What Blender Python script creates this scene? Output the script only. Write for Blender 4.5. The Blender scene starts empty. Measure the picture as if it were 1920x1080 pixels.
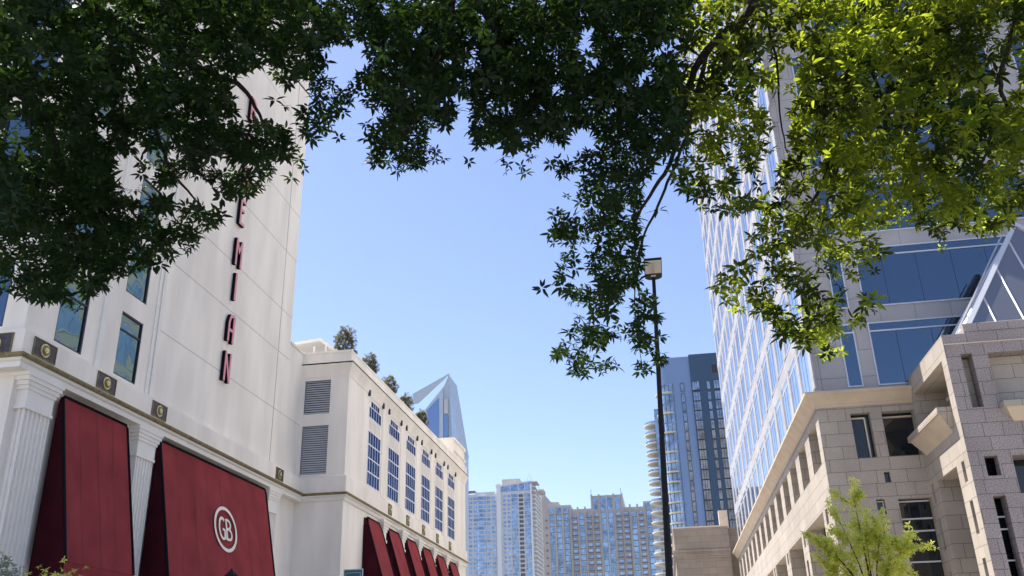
import bpy, math, random
import numpy as np
from mathutils import Vector
random.seed(7); rng = np.random.default_rng(11)
SC = bpy.context.scene
COL = SC.collection
R = math.radians

# ------------------------------------------------------------------ camera
F_PX = 1725.0
PIT, ROLL, YAW = R(23.41), R(-1.53), R(8.607)
EYE = np.array([0, 0, 1.6])
_cy, _sy = math.cos(YAW), math.sin(YAW)
FW = np.array([-_sy*math.cos(PIT), _cy*math.cos(PIT), math.sin(PIT)])
_rt = np.array([_cy, _sy, 0]); _up = np.cross(_rt, FW)
RT = math.cos(ROLL)*_rt + math.sin(ROLL)*_up
UP = -math.sin(ROLL)*_rt + math.cos(ROLL)*_up

def sight(x, y, dist):
    """world point seen at photo position x, y at a given distance"""
    d = FW + RT*(x-960)/F_PX - UP*(y-540)/F_PX
    return EYE + d/np.linalg.norm(d)*dist

cam = bpy.data.cameras.new('camera'); cam.sensor_width = 36; cam.lens = F_PX/1920*36
cam.clip_end = 6000; cam.clip_start = 0.1
co = bpy.data.objects.new('camera', cam); COL.objects.link(co)
from mathutils import Matrix
co.matrix_world = Matrix(((RT[0], UP[0], -FW[0], EYE[0]), (RT[1], UP[1], -FW[1], EYE[1]), (RT[2], UP[2], -FW[2], EYE[2]), (0, 0, 0, 1)))
SC.camera = co

# ------------------------------------------------------------------ light
SUN_EL = R(62); SUN_DIR = Vector((-4.75, 2.25, 0)).normalized()*math.cos(SUN_EL) + Vector((0, 0, math.sin(SUN_EL)))
w = bpy.data.worlds.new('World'); SC.world = w; w.use_nodes = True
nt = w.node_tree; bg = nt.nodes['Background']
sky = nt.nodes.new('ShaderNodeTexSky'); sky.sky_type = 'NISHITA'; sky.sun_disc = False
sky.sun_elevation = SUN_EL; sky.sun_rotation = math.atan2(SUN_DIR.x, SUN_DIR.y)
sky.air_density = 1.0; sky.dust_density = 0.5; sky.ozone_density = 5.0; sky.altitude = 200
tint = nt.nodes.new('ShaderNodeVectorMath'); tint.operation = 'MULTIPLY'; tint.inputs[1].default_value = (1.14, .975, .96)
nt.links.new(sky.outputs[0], tint.inputs[0]); nt.links.new(tint.outputs[0], bg.inputs[0]); bg.inputs[1].default_value = 0.11
sl = bpy.data.lights.new('sun', 'SUN'); sl.energy = 5.0; sl.angle = R(0.5); sl.color = (1, .95, .87)
so = bpy.data.objects.new('sun', sl); COL.objects.link(so)
so.rotation_euler = SUN_DIR.to_track_quat('Z', 'Y').to_euler(); so.location = (-20, 10, 60)
SC.view_settings.view_transform = 'Standard'; SC.view_settings.look = 'None'
SC.view_settings.exposure = 1.12
SC.cycles.max_bounces = 8; SC.cycles.diffuse_bounces = 4

# ------------------------------------------------------------------ materials
MATS = {}
def mat(name, col, rough=.7, metal=0, noise=0, nscale=3, bump=0, bscale=20, spec=.5, col2=None, stretch=1, **kw):
    m = bpy.data.materials.new(name); m.use_nodes = True; n = m.node_tree.nodes; l = m.node_tree.links
    p = n['Principled BSDF']; p.inputs['Roughness'].default_value = rough; p.inputs['Metallic'].default_value = metal
    p.inputs['Base Color'].default_value = (*col, 1); p.inputs['Specular IOR Level'].default_value = spec
    if noise or bump or col2:
        tc = n.new('ShaderNodeTexCoord')
    if noise or col2:
        t = n.new('ShaderNodeTexNoise'); t.inputs['Scale'].default_value = nscale; t.inputs['Detail'].default_value = 6
        mp_ = n.new('ShaderNodeMapping'); mp_.inputs['Scale'].default_value = (1, 1, stretch); l.new(tc.outputs['Object'], mp_.inputs[0]); l.new(mp_.outputs[0], t.inputs['Vector'])
        r = n.new('ShaderNodeValToRGB'); a = np.array(col)
        r.color_ramp.elements[0].position = .35; r.color_ramp.elements[1].position = .65
        r.color_ramp.elements[0].color = (*(np.array(col2) if col2 else a*(1-noise)), 1); r.color_ramp.elements[1].color = (*(a if col2 else np.minimum(a*(1+noise), .95)), 1)
        l.new(t.outputs[0], r.inputs[0]); l.new(r.outputs[0], p.inputs['Base Color'])
    if bump:
        t = n.new('ShaderNodeTexNoise'); t.inputs['Scale'].default_value = bscale; t.inputs['Detail'].default_value = 3
        l.new(tc.outputs['Object'], t.inputs['Vector'])
        b = n.new('ShaderNodeBump'); b.inputs['Strength'].default_value = bump; b.inputs['Distance'].default_value = .05
        l.new(t.outputs[0], b.inputs['Height']); l.new(b.outputs[0], p.inputs['Normal'])
    MATS[name] = m
    return m

def stone(name, col, mortar, bw, bh, speck=.25, rough=.75, msize=.011, off=.5, speck_scale=28):
    """coursed stone on upright faces: joints from the face's own horizontal and height"""
    m = bpy.data.materials.new(name); m.use_nodes = True; n = m.node_tree.nodes; l = m.node_tree.links
    p = n['Principled BSDF']; p.inputs['Roughness'].default_value = rough
    g = n.new('ShaderNodeNewGeometry'); sp = n.new('ShaderNodeSeparateXYZ'); l.new(g.outputs['Position'], sp.inputs[0])
    sn = n.new('ShaderNodeSeparateXYZ'); l.new(g.outputs['True Normal'], sn.inputs[0])
    ab = n.new('ShaderNodeMath'); ab.operation = 'ABSOLUTE'; l.new(sn.outputs[0], ab.inputs[0])
    gt = n.new('ShaderNodeMath'); gt.operation = 'GREATER_THAN'; gt.inputs[1].default_value = .5; l.new(ab.outputs[0], gt.inputs[0])
    mx = n.new('ShaderNodeMix'); l.new(gt.outputs[0], mx.inputs['Factor']); l.new(sp.outputs[0], mx.inputs['A']); l.new(sp.outputs[1], mx.inputs['B'])
    cb = n.new('ShaderNodeCombineXYZ'); l.new(mx.outputs['Result'], cb.inputs[0]); l.new(sp.outputs[2], cb.inputs[1])
    br = n.new('ShaderNodeTexBrick'); l.new(cb.outputs[0], br.inputs['Vector'])
    br.inputs['Scale'].default_value = 1; br.inputs['Brick Width'].default_value = bw; br.inputs['Row Height'].default_value = bh
    br.inputs['Mortar Size'].default_value = msize; br.inputs['Mortar Smooth'].default_value = .3; br.offset = off; br.inputs['Bias'].default_value = 0
    br.squash = .62; br.squash_frequency = 3
    a = np.array(col)
    br.inputs['Color1'].default_value = (*(a*.93), 1); br.inputs['Color2'].default_value = (*np.minimum(a*1.06, 1), 1); br.inputs['Mortar'].default_value = (*mortar, 1)
    t = n.new('ShaderNodeTexNoise'); t.inputs['Scale'].default_value = speck_scale; t.inputs['Detail'].default_value = 4; l.new(g.outputs['Position'], t.inputs['Vector'])
    t2 = n.new('ShaderNodeTexNoise'); t2.inputs['Scale'].default_value = .5; t2.inputs['Detail'].default_value = 6; l.new(g.outputs['Position'], t2.inputs['Vector'])
    mr = n.new('ShaderNodeMapRange'); mr.inputs[1].default_value = .36; mr.inputs[2].default_value = .64; mr.inputs[3].default_value = 1-speck; mr.inputs[4].default_value = 1+speck; l.new(t.outputs[0], mr.inputs[0])
    mr2 = n.new('ShaderNodeMapRange'); mr2.inputs[1].default_value = .3; mr2.inputs[2].default_value = .7; mr2.inputs[3].default_value = .88; mr2.inputs[4].default_value = 1.1; l.new(t2.outputs[0], mr2.inputs[0])
    mu = n.new('ShaderNodeMath'); mu.operation = 'MULTIPLY'; l.new(mr.outputs[0], mu.inputs[0]); l.new(mr2.outputs[0], mu.inputs[1])
    vm = n.new('ShaderNodeVectorMath'); vm.operation = 'SCALE'; l.new(br.outputs[0], vm.inputs[0]); l.new(mu.outputs[0], vm.inputs['Scale'])
    l.new(vm.outputs[0], p.inputs['Base Color'])
    b = n.new('ShaderNodeBump'); b.inputs['Strength'].default_value = .5; b.inputs['Distance'].default_value = .015; b.invert = True
    l.new(br.outputs['Fac'], b.inputs['Height']); l.new(b.outputs[0], p.inputs['Normal'])
    MATS[name] = m
    return m

def glass(name, col, metal=.7, rough=.03, wob=.0, wscale=.8, dark=(.01, .015, .02), edge=1., var=0):
    """coated window glass: part mirror, part dark room behind"""
    m = bpy.data.materials.new(name); m.use_nodes = True; n = m.node_tree.nodes; l = m.node_tree.links
    n.remove(n['Principled BSDF']); out = n['Material Output']
    d = n.new('ShaderNodeBsdfDiffuse'); d.inputs[0].default_value = (*dark, 1)
    g = n.new('ShaderNodeBsdfGlossy'); g.inputs[0].default_value = (*col, 1); g.inputs[1].default_value = rough
    lw = n.new('ShaderNodeLayerWeight'); lw.inputs[0].default_value = .35
    mr = n.new('ShaderNodeMapRange'); mr.inputs[3].default_value = metal; mr.inputs[4].default_value = edge; l.new(lw.outputs['Fresnel'], mr.inputs[0])
    mx = n.new('ShaderNodeMixShader'); l.new(mr.outputs[0], mx.inputs[0]); l.new(d.outputs[0], mx.inputs[1]); l.new(g.outputs[0], mx.inputs[2]); l.new(mx.outputs[0], out.inputs[0])
    if var:
        ge2 = n.new('ShaderNodeNewGeometry'); t3 = n.new('ShaderNodeTexNoise'); t3.inputs['Scale'].default_value = .22; t3.inputs['Detail'].default_value = 5; t3.inputs['Roughness'].default_value = .8; l.new(ge2.outputs['Position'], t3.inputs['Vector'])
        m3 = n.new('ShaderNodeMapRange'); m3.inputs[1].default_value = .38; m3.inputs[2].default_value = .62; m3.inputs[3].default_value = 1-var; m3.inputs[4].default_value = 1.1; l.new(t3.outputs[0], m3.inputs[0])
        v3 = n.new('ShaderNodeVectorMath'); v3.operation = 'SCALE'; v3.inputs[0].default_value = col; l.new(m3.outputs[0], v3.inputs['Scale']); l.new(v3.outputs[0], g.inputs[0])
    if wob:
        ge = n.new('ShaderNodeNewGeometry')
        t = n.new('ShaderNodeTexNoise'); t.inputs['Scale'].default_value = wscale; t.inputs['Detail'].default_value = 1; l.new(ge.outputs['Position'], t.inputs['Vector'])
        b = n.new('ShaderNodeBump'); b.inputs['Strength'].default_value = 1; b.inputs['Distance'].default_value = wob; l.new(t.outputs[0], b.inputs['Height']); l.new(b.outputs[0], g.inputs['Normal'])
    MATS[name] = m
    return m

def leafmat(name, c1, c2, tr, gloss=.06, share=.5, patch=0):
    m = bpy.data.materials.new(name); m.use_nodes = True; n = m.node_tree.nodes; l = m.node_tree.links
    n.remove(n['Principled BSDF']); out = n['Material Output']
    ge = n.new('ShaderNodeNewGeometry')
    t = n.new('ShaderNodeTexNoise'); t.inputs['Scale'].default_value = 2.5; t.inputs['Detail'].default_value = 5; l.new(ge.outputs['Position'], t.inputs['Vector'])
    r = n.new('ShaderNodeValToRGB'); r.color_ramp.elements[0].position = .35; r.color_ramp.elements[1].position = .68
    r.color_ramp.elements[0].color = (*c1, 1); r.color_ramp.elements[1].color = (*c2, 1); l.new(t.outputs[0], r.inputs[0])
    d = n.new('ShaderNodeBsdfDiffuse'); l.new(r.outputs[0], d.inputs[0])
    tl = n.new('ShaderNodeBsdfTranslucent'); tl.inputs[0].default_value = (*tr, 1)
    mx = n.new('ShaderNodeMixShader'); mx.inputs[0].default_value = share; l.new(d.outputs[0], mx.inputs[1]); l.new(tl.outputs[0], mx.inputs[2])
    if patch:  # noise patches of extra translucency stand in for sun hitting the leaves
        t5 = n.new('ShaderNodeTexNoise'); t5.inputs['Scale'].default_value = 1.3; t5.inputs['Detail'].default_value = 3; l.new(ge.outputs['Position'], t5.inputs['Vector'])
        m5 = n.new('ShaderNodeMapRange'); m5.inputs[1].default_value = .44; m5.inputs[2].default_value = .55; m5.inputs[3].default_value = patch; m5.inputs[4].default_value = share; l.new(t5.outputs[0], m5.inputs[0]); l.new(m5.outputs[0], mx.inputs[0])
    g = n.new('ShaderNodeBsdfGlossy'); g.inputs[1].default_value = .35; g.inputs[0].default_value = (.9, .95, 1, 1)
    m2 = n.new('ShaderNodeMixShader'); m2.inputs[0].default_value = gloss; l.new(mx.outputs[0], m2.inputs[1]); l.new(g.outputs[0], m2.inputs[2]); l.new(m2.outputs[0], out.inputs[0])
    MATS[name] = m
    return m

mat('stucco', (.86, .79, .695), .85, noise=.08, nscale=.9, bump=.15, bscale=60, stretch=.22)  # streaked tone: mild weathering, also standing in for reflected light patches
mat('trim_white', (.82, .78, .71), .7, noise=.03, nscale=2)
mat('seam', (.36, .35, .34), .9)
mat('gold', (.20, .16, .065), .6, metal=.2, noise=.3, nscale=6)
mat('gold_leaf', (.78, .66, .28), .4, metal=.15, noise=.2, nscale=30)
mat('dark_panel', (.06, .05, .055), .6, noise=.3, nscale=8)
mat('dark_frame', (.02, .02, .03), .4)
mat('black', (.006, .006, .01), .8, spec=.1)
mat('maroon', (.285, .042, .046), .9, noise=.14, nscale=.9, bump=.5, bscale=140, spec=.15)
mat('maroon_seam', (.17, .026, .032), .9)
mat('maroon_shade', (.05, .005, .010), .9, noise=.2, nscale=2, spec=.1)  # darker copy of the awning cloth, shade of the sides put into colour
mat('cream_print', (.82, .76, .66), .8)
mat('pink', (.70, .27, .31), .5, noise=.06, nscale=5)
mat('louvre', (.55, .56, .58), .5, metal=.2)
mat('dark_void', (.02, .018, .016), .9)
mat('white_metal', (.60, .61, .65), .35, metal=.2)
mat('white_paint', (.78, .78, .76), .5)
stone('podium_stone', (.405, .355, .30), (.09, .07, .055), 1.45, .652, .10)
stone('tower_stone', (.385, .37, .37), (.13, .12, .12), 1.8, 1.46, .15, off=0, msize=.012, rough=.5)
stone('rough_granite', (.31, .265, .25), (.06, .05, .045), 1.3, .61, .34, speck_scale=20)
stone('block_stone', (.30, .25, .205), (.12, .10, .08), 1.5, .72, .1)
mat('cornice_stone', (.54, .44, .33), .8, noise=.08, nscale=1.2)
mat('smooth_stone', (.62, .53, .43), .8, noise=.06, nscale=2)
glass('blue_glass', (.26, .36, .47), .42, .02, wob=.004, wscale=.5)
glass('pale_glass', (.86, .88, .91), .56, .04, wob=.006, wscale=.6, dark=(.34, .36, .40), var=.18)
glass('hotel_glass', (.35, .49, .46), .40, .02, wob=.012, wscale=.7)
glass('wing_glass', (.22, .33, .66), .20, .02, wob=.008, wscale=.8, dark=(.006, .010, .035), edge=.30)
glass('dark_glass', (.5, .48, .45), .08, .03, wob=.01, edge=.4)
glass('apt_glass', (.42, .58, .80), .7, .08, wob=.05, wscale=.25, dark=(.03, .05, .08), var=.7)
glass('tower_glass', (.62, .70, .78), .6, .08, wob=.05, wscale=.25, dark=(.03, .05, .08), var=.6)
glass('skylight_glass', (.6, .62, .66), .25, .1, dark=(.12, .12, .13))
mat('apt_white', (.62, .63, .65), .6, noise=.05, nscale=.1)
mat('apt_beige', (.44, .405, .37), .8, noise=.06, nscale=.1)
mat('apt_rail', (.13, .12, .14), .6)
mat('spandrel_blue', (.40, .55, .74), .4, noise=.1, nscale=.3)
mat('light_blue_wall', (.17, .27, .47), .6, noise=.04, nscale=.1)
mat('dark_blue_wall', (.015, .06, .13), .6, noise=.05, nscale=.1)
mat('balcony_cream', (.62, .58, .47), .7)
mat('spire_white', (.46, .54, .62), .4)
glass('spire_blue', (.42, .53, .75), .6, .15)
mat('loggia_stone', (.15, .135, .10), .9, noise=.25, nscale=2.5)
mat('pole_black', (.010, .010, .013), .6, spec=.25, noise=.3, nscale=20)
mat('lamp_lens', (.72, .65, .52), .4)
mat('sign_green', (.010, .12, .115), .4)
mat('sign_edge', (.55, .62, .63), .4)
mat('asphalt', (.085, .082, .078), .9, noise=.2, nscale=3, bump=.3, bscale=60)
mat('concrete', (.40, .365, .315), .9, noise=.1, nscale=1.5)
mat('kerb', (.42, .41, .39), .9, noise=.08, nscale=4)
mat('road_paint', (.75, .75, .72), .7)
mat('soil_ground', (.12, .115, .10), .95, noise=.2, nscale=.05)
mat('bark', (.022, .017, .014), .9, noise=.4, nscale=12, bump=.8, bscale=30)
mat('planter', (.45, .42, .38), .8)
leafmat('leaf_shaded', (.006, .016, .007), (.014, .034, .011), (.04, .08, .008), .012, .3)  # shade of the thick crowns is put into this leaf colour
leafmat('leaf_mid', (.016, .045, .014), (.035, .085, .018), (.13, .23, .015), .03)
leafmat('leaf_sun_patch', (.006, .017, .005), (.020, .040, .008), (.80, .95, .06), .008, .36, .03)  # sunlit copy of the leaves, bright sun patches painted in by noise
leafmat('leaf_young', (.36, .38, .07), (.64, .62, .16), (.92, .95, .20), .02)
leafmat('leaf_olive', (.045, .055, .022), (.13, .105, .055), (.16, .15, .05), .012)
leafmat('leaf_silver', (.10, .14, .09), (.22, .26, .17), (.16, .22, .08), .05)

# ------------------------------------------------------------------ mesh builder
def fpx(x0): return lambda u, v, w: (x0+w, u, v)
def fnx(x0): return lambda u, v, w: (x0-w, u, v)
def fny(y0): return lambda u, v, w: (u, y0-w, v)
def fid(u, v, w): return (u, v, w)

class MB:
    def __init__(s, fr=fid): s.v = []; s.f = []; s.m = []; s.mats = []; s.fr = fr
    def mi(s, m):
        if m not in s.mats: s.mats.append(m)
        return s.mats.index(m)
    def poly(s, pts, m):
        b = len(s.v); s.v += [s.fr(*p) for p in pts]; s.f.append(tuple(range(b, b+len(pts)))); s.m.append(s.mi(m)); return s
    def box(s, u0, u1, v0, v1, w0, w1, m):
        b = len(s.v); s.v += [s.fr(u, v, w_) for u in (u0, u1) for v in (v0, v1) for w_ in (w0, w1)]
        for q in ((0, 1, 3, 2), (4, 6, 7, 5), (0, 4, 5, 1), (2, 3, 7, 6), (0, 2, 6, 4), (1, 5, 7, 3)):
            s.f.append(tuple(b+i for i in q)); s.m.append(s.mi(m))
        return s
    def prism(s, pts, w0, w1, m, m_side=None):
        """polygon in u, v pulled from w0 to w1"""
        n = len(pts); b = len(s.v)
        s.v += [s.fr(u, v, w0) for u, v in pts] + [s.fr(u, v, w1) for u, v in pts]
        s.f.append(tuple(range(b, b+n))); s.m.append(s.mi(m)); s.f.append(tuple(range(b+n, b+2*n))); s.m.append(s.mi(m))
        for i in range(n):
            j = (i+1) % n; s.f.append((b+i, b+j, b+n+j, b+n+i)); s.m.append(s.mi(m_side or m))
        return s
    def wall(s, u0, u1, v0, v1, holes, depth, m, m_rev=None, m_back=None):
        us = sorted({u0, u1} | {h[0] for h in holes} | {h[1] for h in holes}); vs = sorted({v0, v1} | {h[2] for h in holes} | {h[3] for h in holes})
        for a, b in zip(us, us[1:]):
            for c, d in zip(vs, vs[1:]):
                cu, cv = (a+b)/2, (c+d)/2
                if any(h[0] < cu < h[1] and h[2] < cv < h[3] for h in holes): continue
                s.poly([(a, c, 0), (b, c, 0), (b, d, 0), (a, d, 0)], m)
        mr = m_rev or m
        for h in holes:
            a, b, c, d = h[:4]; dd = h[4] if len(h) > 4 else depth
            s.poly([(a, c, 0), (a, d, 0), (a, d, -dd), (a, c, -dd)], mr); s.poly([(b, c, 0), (b, d, 0), (b, d, -dd), (b, c, -dd)], mr)
            s.poly([(a, c, 0), (b, c, 0), (b, c, -dd), (a, c, -dd)], mr); s.poly([(a, d, 0), (b, d, 0), (b, d, -dd), (a, d, -dd)], mr)
            if m_back: s.poly([(a, c, -dd), (b, c, -dd), (b, d, -dd), (a, d, -dd)], m_back)
        return s
    def sweep(s, prof, path, mit, m, ms=None):
        """profile of (w, z) pushed along a plan path; mit = outward direction at each path point"""
        n = len(prof); b = len(s.v)
        for (x, y), (mx, my) in zip(path, mit):
            s.v += [(x+mx*w_, y+my*w_, z) for w_, z in prof]
        for i in range(len(path)-1):
            for j in range(n-1):
                a = b+i*n+j; s.f.append((a, a+1, a+n+1, a+n)); s.m.append(s.mi((ms or {}).get(j, m)))
        for e in (0, len(path)-1):
            s.f.append(tuple(b+e*n+j for j in range(n))); s.m.append(s.mi(m))
        return s
    def tube(s, pts, rad, m, k=8):
        pts = [np.array(p, float) for p in pts]; b = len(s.v)
        if not hasattr(rad, '__len__'): rad = [rad]*len(pts)
        for i, p in enumerate(pts):
            d = pts[min(i+1, len(pts)-1)]-pts[max(i-1, 0)]; d /= np.linalg.norm(d)+1e-9
            a = np.cross(d, (0, 0, 1) if abs(d[2]) < .9 else (1, 0, 0)); a /= np.linalg.norm(a); c = np.cross(d, a)
            for j in range(k):
                t = 2*math.pi*j/k; s.v.append(tuple(p+rad[i]*(math.cos(t)*a+math.sin(t)*c)))
        for i in range(len(pts)-1):
            for j in range(k):
                q = b+i*k; s.f.append((q+j, q+(j+1) % k, q+k+(j+1) % k, q+k+j)); s.m.append(s.mi(m))
        s.f.append(tuple(b+j for j in range(k))); s.m.append(s.mi(m)); e = b+(len(pts)-1)*k; s.f.append(tuple(e+j for j in range(k))); s.m.append(s.mi(m))
        return s
    def add(s, o, off):
        b = len(s.v); s.v += [(x+off[0], y+off[1], z+off[2]) for x, y, z in o.v]
        s.f += [tuple(b+i for i in f) for f in o.f]; s.m += [s.mi(o.mats[i]) for i in o.m]
        return s
    def mesh(s, name):
        me = bpy.data.meshes.new(name); me.from_pydata(s.v, [], s.f)
        for m in s.mats: me.materials.append(MATS[m])
        me.polygons.foreach_set('material_index', s.m); me.update(); return me

WPOS = {}
def link(name, data, parent=None, pos=(0, 0, 0)):
    o = bpy.data.objects.new(name, data); COL.objects.link(o)
    pos = Vector(pos)
    if parent is not None:
        o.parent = parent; o.location = pos-WPOS[parent]
    else: o.location = pos
    WPOS[o] = pos
    return o
def thing(name, label, cat, pos=(0, 0, 0), group=None):
    o = link(name, None, None, pos); o['label'] = label; o['category'] = cat
    if group: o['group'] = group
    return o
def part(name, mb, parent, pos=(0, 0, 0), label=None, kind=None):
    o = link(name, mb.mesh(name) if isinstance(mb, MB) else mb, parent, pos)
    if label: o['label'] = label
    if kind: o['kind'] = kind
    return o
def struct(name, mb): o = link(name, mb.mesh(name)); o['kind'] = 'structure'; return o
def many(name, mb, parent, places, most=100):
    """a repeated part: the nearest as parts of their own, the rest as one"""
    places = sorted(places, key=lambda p: -p[2]/(p[0]**2+p[1]**2)**.5 if False else (p[0]**2+p[1]**2+p[2]**2))
    me = mb.mesh(name)
    for p in places[:most]: part(name, me, parent, p)
    if len(places) > most:
        r = MB()
        for p in places[most:]: r.add(mb, p)
        part(name+'_field', r, parent, (0, 0, 0), kind='stuff')

# ------------------------------------------------------------------ foliage
def sprig_template(L=.115, W=.036):
    V = []; Fc = []
    def leaf(base, d, up, ln, wd):
        d = d/np.linalg.norm(d); sd = np.cross(d, up); sd /= np.linalg.norm(sd); nn = np.cross(sd, d)
        b = len(V)
        V.extend([base, base+d*ln*.32+sd*wd*.5+nn*wd*.12, base+d*ln*.32-sd*wd*.5+nn*wd*.12, base+d*ln*.68+sd*wd*.36, base+d*ln*.68-sd*wd*.36, base+d*ln-nn*ln*.12])
        Fc.extend([(b, b+2, b+1), (b+1, b+2, b+4), (b+1, b+4, b+3), (b+3, b+4, b+5)])
    up = np.array([0, 0, 1.])
    for i in range(8):
        a = 2*math.pi*i/8+.3*math.sin(i*2.3); e = (.15, -.5, .3, -.2, -.7, .2, -.35, .05)[i]
        leaf(np.array([.012*math.cos(a), .012*math.sin(a), 0]), np.array([math.cos(a), math.sin(a), e]), up, L*(1, .8, 1.1, .75, .95, 1.05, .8, .9)[i], W)
    V = np.array(V); return V-V.mean(0), np.array(Fc)
TEMPL = sprig_template()
def leaves(name, cen, parent, m, scale=1., templ=None, flat=.6, kind=None):
    cen = np.asarray(cen, float); N = len(cen); V, Fc = templ or TEMPL
    yaw = rng.uniform(0, 2*math.pi, N); pit = rng.normal(.25, .45, N); rol = rng.normal(0, flat, N)
    sc = scale*rng.uniform(.6, 1.35, N)
    cx, sx = np.cos(rol), np.sin(rol); cp, sp = np.cos(pit), np.sin(pit); cz, sz = np.cos(yaw), np.sin(yaw)
    v = V[None]*sc[:, None, None]; x, y, z = v[..., 0], v[..., 1], v[..., 2]
    y, z = y*cx[:, None]-z*sx[:, None], y*sx[:, None]+z*cx[:, None]
    x, z = x*cp[:, None]+z*sp[:, None], -x*sp[:, None]+z*cp[:, None]
    x, y = x*cz[:, None]-y*sz[:, None], x*sz[:, None]+y*cz[:, None]
    P = np.stack([x, y, z], -1)+cen[:, None, :]; P = P.reshape(-1, 3)
    Fa = (Fc[None]+np.arange(N)[:, None, None]*len(V)).reshape(-1, 3)
    me = bpy.data.meshes.new(name); me.vertices.add(len(P)); me.vertices.foreach_set('co', P.astype(np.float32).ravel())
    me.loops.add(Fa.size); me.loops.foreach_set('vertex_index', Fa.astype(np.int32).ravel())
    me.polygons.add(len(Fa)); me.polygons.foreach_set('loop_start', np.arange(0, Fa.size, 3, dtype=np.int32))
    try: me.polygons.foreach_set('loop_total', np.full(len(Fa), 3, dtype=np.int32))
    except Exception: pass
    me.update(calc_edges=True); me.materials.append(MATS[m]); 
    return part(name, me, parent, (0, 0, 0), kind=kind)

# ================================================================== GROUND
g = MB().box(-880, 880, -240, 1240, -.5, -.02, 'soil_ground'); struct('ground', g)
g = MB().box(-11.6, -1.3, -200, 900, -.2, 0, 'asphalt'); struct('road', g)
struct('pavement', MB().box(-1.15, 60, -200, 900, -.2, .13, 'concrete'))
struct('pavement', MB().box(-60, -11.75, -200, 900, -.2, .13, 'concrete'))
struct('kerb', MB().box(-1.3, -1.15, -200, 900, -.2, .14, 'kerb')); struct('kerb', MB().box(-11.75, -11.6, -200, 900, -.2, .14, 'kerb'))
g = MB()
for i in range(-10, 60):
    for x in (-8.2, -4.8): g.box(x-.06, x+.06, i*9, i*9+3, .001, .005, 'road_paint')
struct('road_markings', g)

# ================================================================== HOTEL TOWER
HX, HY0, HY1 = -18.6, 23.5, 43.66
ht = thing('hotel_tower', 'tall cream hotel tower with pink vertical letters and maroon awnings', 'hotel', (-30, 33, 0))
cols = ((24.93, 26.42), (28.36, 29.80))
rows = [(12.09, 14.47), (15.25, 17.35), (18.05, 20.1)] + [(20.9+2.75*i, 23.0+2.75*i) for i in range(13)]
holes = [(a, b, c, d) for a, b in cols for c, d in rows] + [(25.7, 29.0, .13, 10.3, 1.2), (31.8, 41.1, .13, 10.3, 1.2)]
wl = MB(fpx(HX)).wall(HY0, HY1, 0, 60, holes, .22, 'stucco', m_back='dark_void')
wl.poly([(HY1, 0, 0), (45.7, 0, 0), (45.7, 18.74, 0), (HY1, 18.74, 0)], 'stucco')
for z in (14.67, 17.70, 20.04, 23.4, 26.15, 28.9, 31.65, 34.4, 40): wl.box(30.95, HY1, z-.012, z+.012, -.01, .004, 'seam')
for z in (14.67,): wl.box(HY1, 45.7, z-.012, z+.012, -.01, .004, 'seam')
wl.box(42.14, 42.2, 11.9, 60, -.01, .005, 'seam')
wl.box(30.45, 30.62, 11.9, 60, -.01, .05, 'trim_white'); wl.box(30.66, 30.70, 11.9, 60, -.01, .004, 'seam'); wl.box(30.74, 30.92, 11.9, 60, -.01, .05, 'trim_white')
wl.box(27.15, 27.42, 11.9, 60, -.01, .06, 'trim_white')
wl.fr = fny(HY0)
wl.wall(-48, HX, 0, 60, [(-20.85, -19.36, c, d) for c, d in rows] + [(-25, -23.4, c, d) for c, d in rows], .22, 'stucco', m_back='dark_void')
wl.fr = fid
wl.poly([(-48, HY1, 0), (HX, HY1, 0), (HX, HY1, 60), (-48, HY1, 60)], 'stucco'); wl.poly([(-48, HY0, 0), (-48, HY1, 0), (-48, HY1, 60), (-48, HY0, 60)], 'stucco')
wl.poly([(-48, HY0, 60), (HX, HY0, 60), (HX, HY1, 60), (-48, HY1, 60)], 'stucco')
part('wall', wl, ht)
def win_px(W, H):
    f = MB(fpx(0)); t = .06
    f.box(-W/2, -W/2+t, 0, H, -.12, -.02, 'dark_frame'); f.box(W/2-t, W/2, 0, H, -.12, -.02, 'dark_frame'); f.box(-W/2+t, W/2-t, 0, t, -.12, -.02, 'dark_frame'); f.box(-W/2+t, W/2-t, H-t, H, -.12, -.02, 'dark_frame')
    f.box(-W/2+t, W/2-t, H*.72, H*.72+.05, -.11, -.03, 'dark_frame')
    gl = MB(fpx(0)).box(-W/2+.03, W/2-.03, .03, H-.03, -.09, -.075, 'hotel_glass')
    return f, gl
fr, gl = win_px(1.49, 2.38); fr2, gl2 = win_px(1.44, 2.1)
def winset(fx, gx, pos, parent=ht):
    o = part('window', fx, parent, pos); part('pane', gx, o, pos)
m_a = (fr.mesh('window'), gl.mesh('pane')); m_b = (fr2.mesh('window'), gl2.mesh('pane'))
for a, b in cols:
    for k, (c, d) in enumerate(rows[:9]): winset(*(m_a if k == 0 else m_b), (HX, (a+b)/2, c))
fny_f = MB(fny(0)); fny_f.box(-.745, -.69, 0, 2.1, -.12, -.02, 'dark_frame').box(.69, .745, 0, 2.1, -.12, -.02, 'dark_frame').box(-.69, .69, 0, .06, -.12, -.02, 'dark_frame').box(-.69, .69, 2.04, 2.1, -.12, -.02, 'dark_frame')
fny_g = MB(fny(0)).box(-.7, .7, .03, 2.07, -.09, -.075, 'blue_glass')
m_c = (fny_f.mesh('window'), fny_g.mesh('pane'))
for xx in (-20.105,):
    for c, d in rows[:8]: winset(*m_c, (xx, HY0, c))
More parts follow.
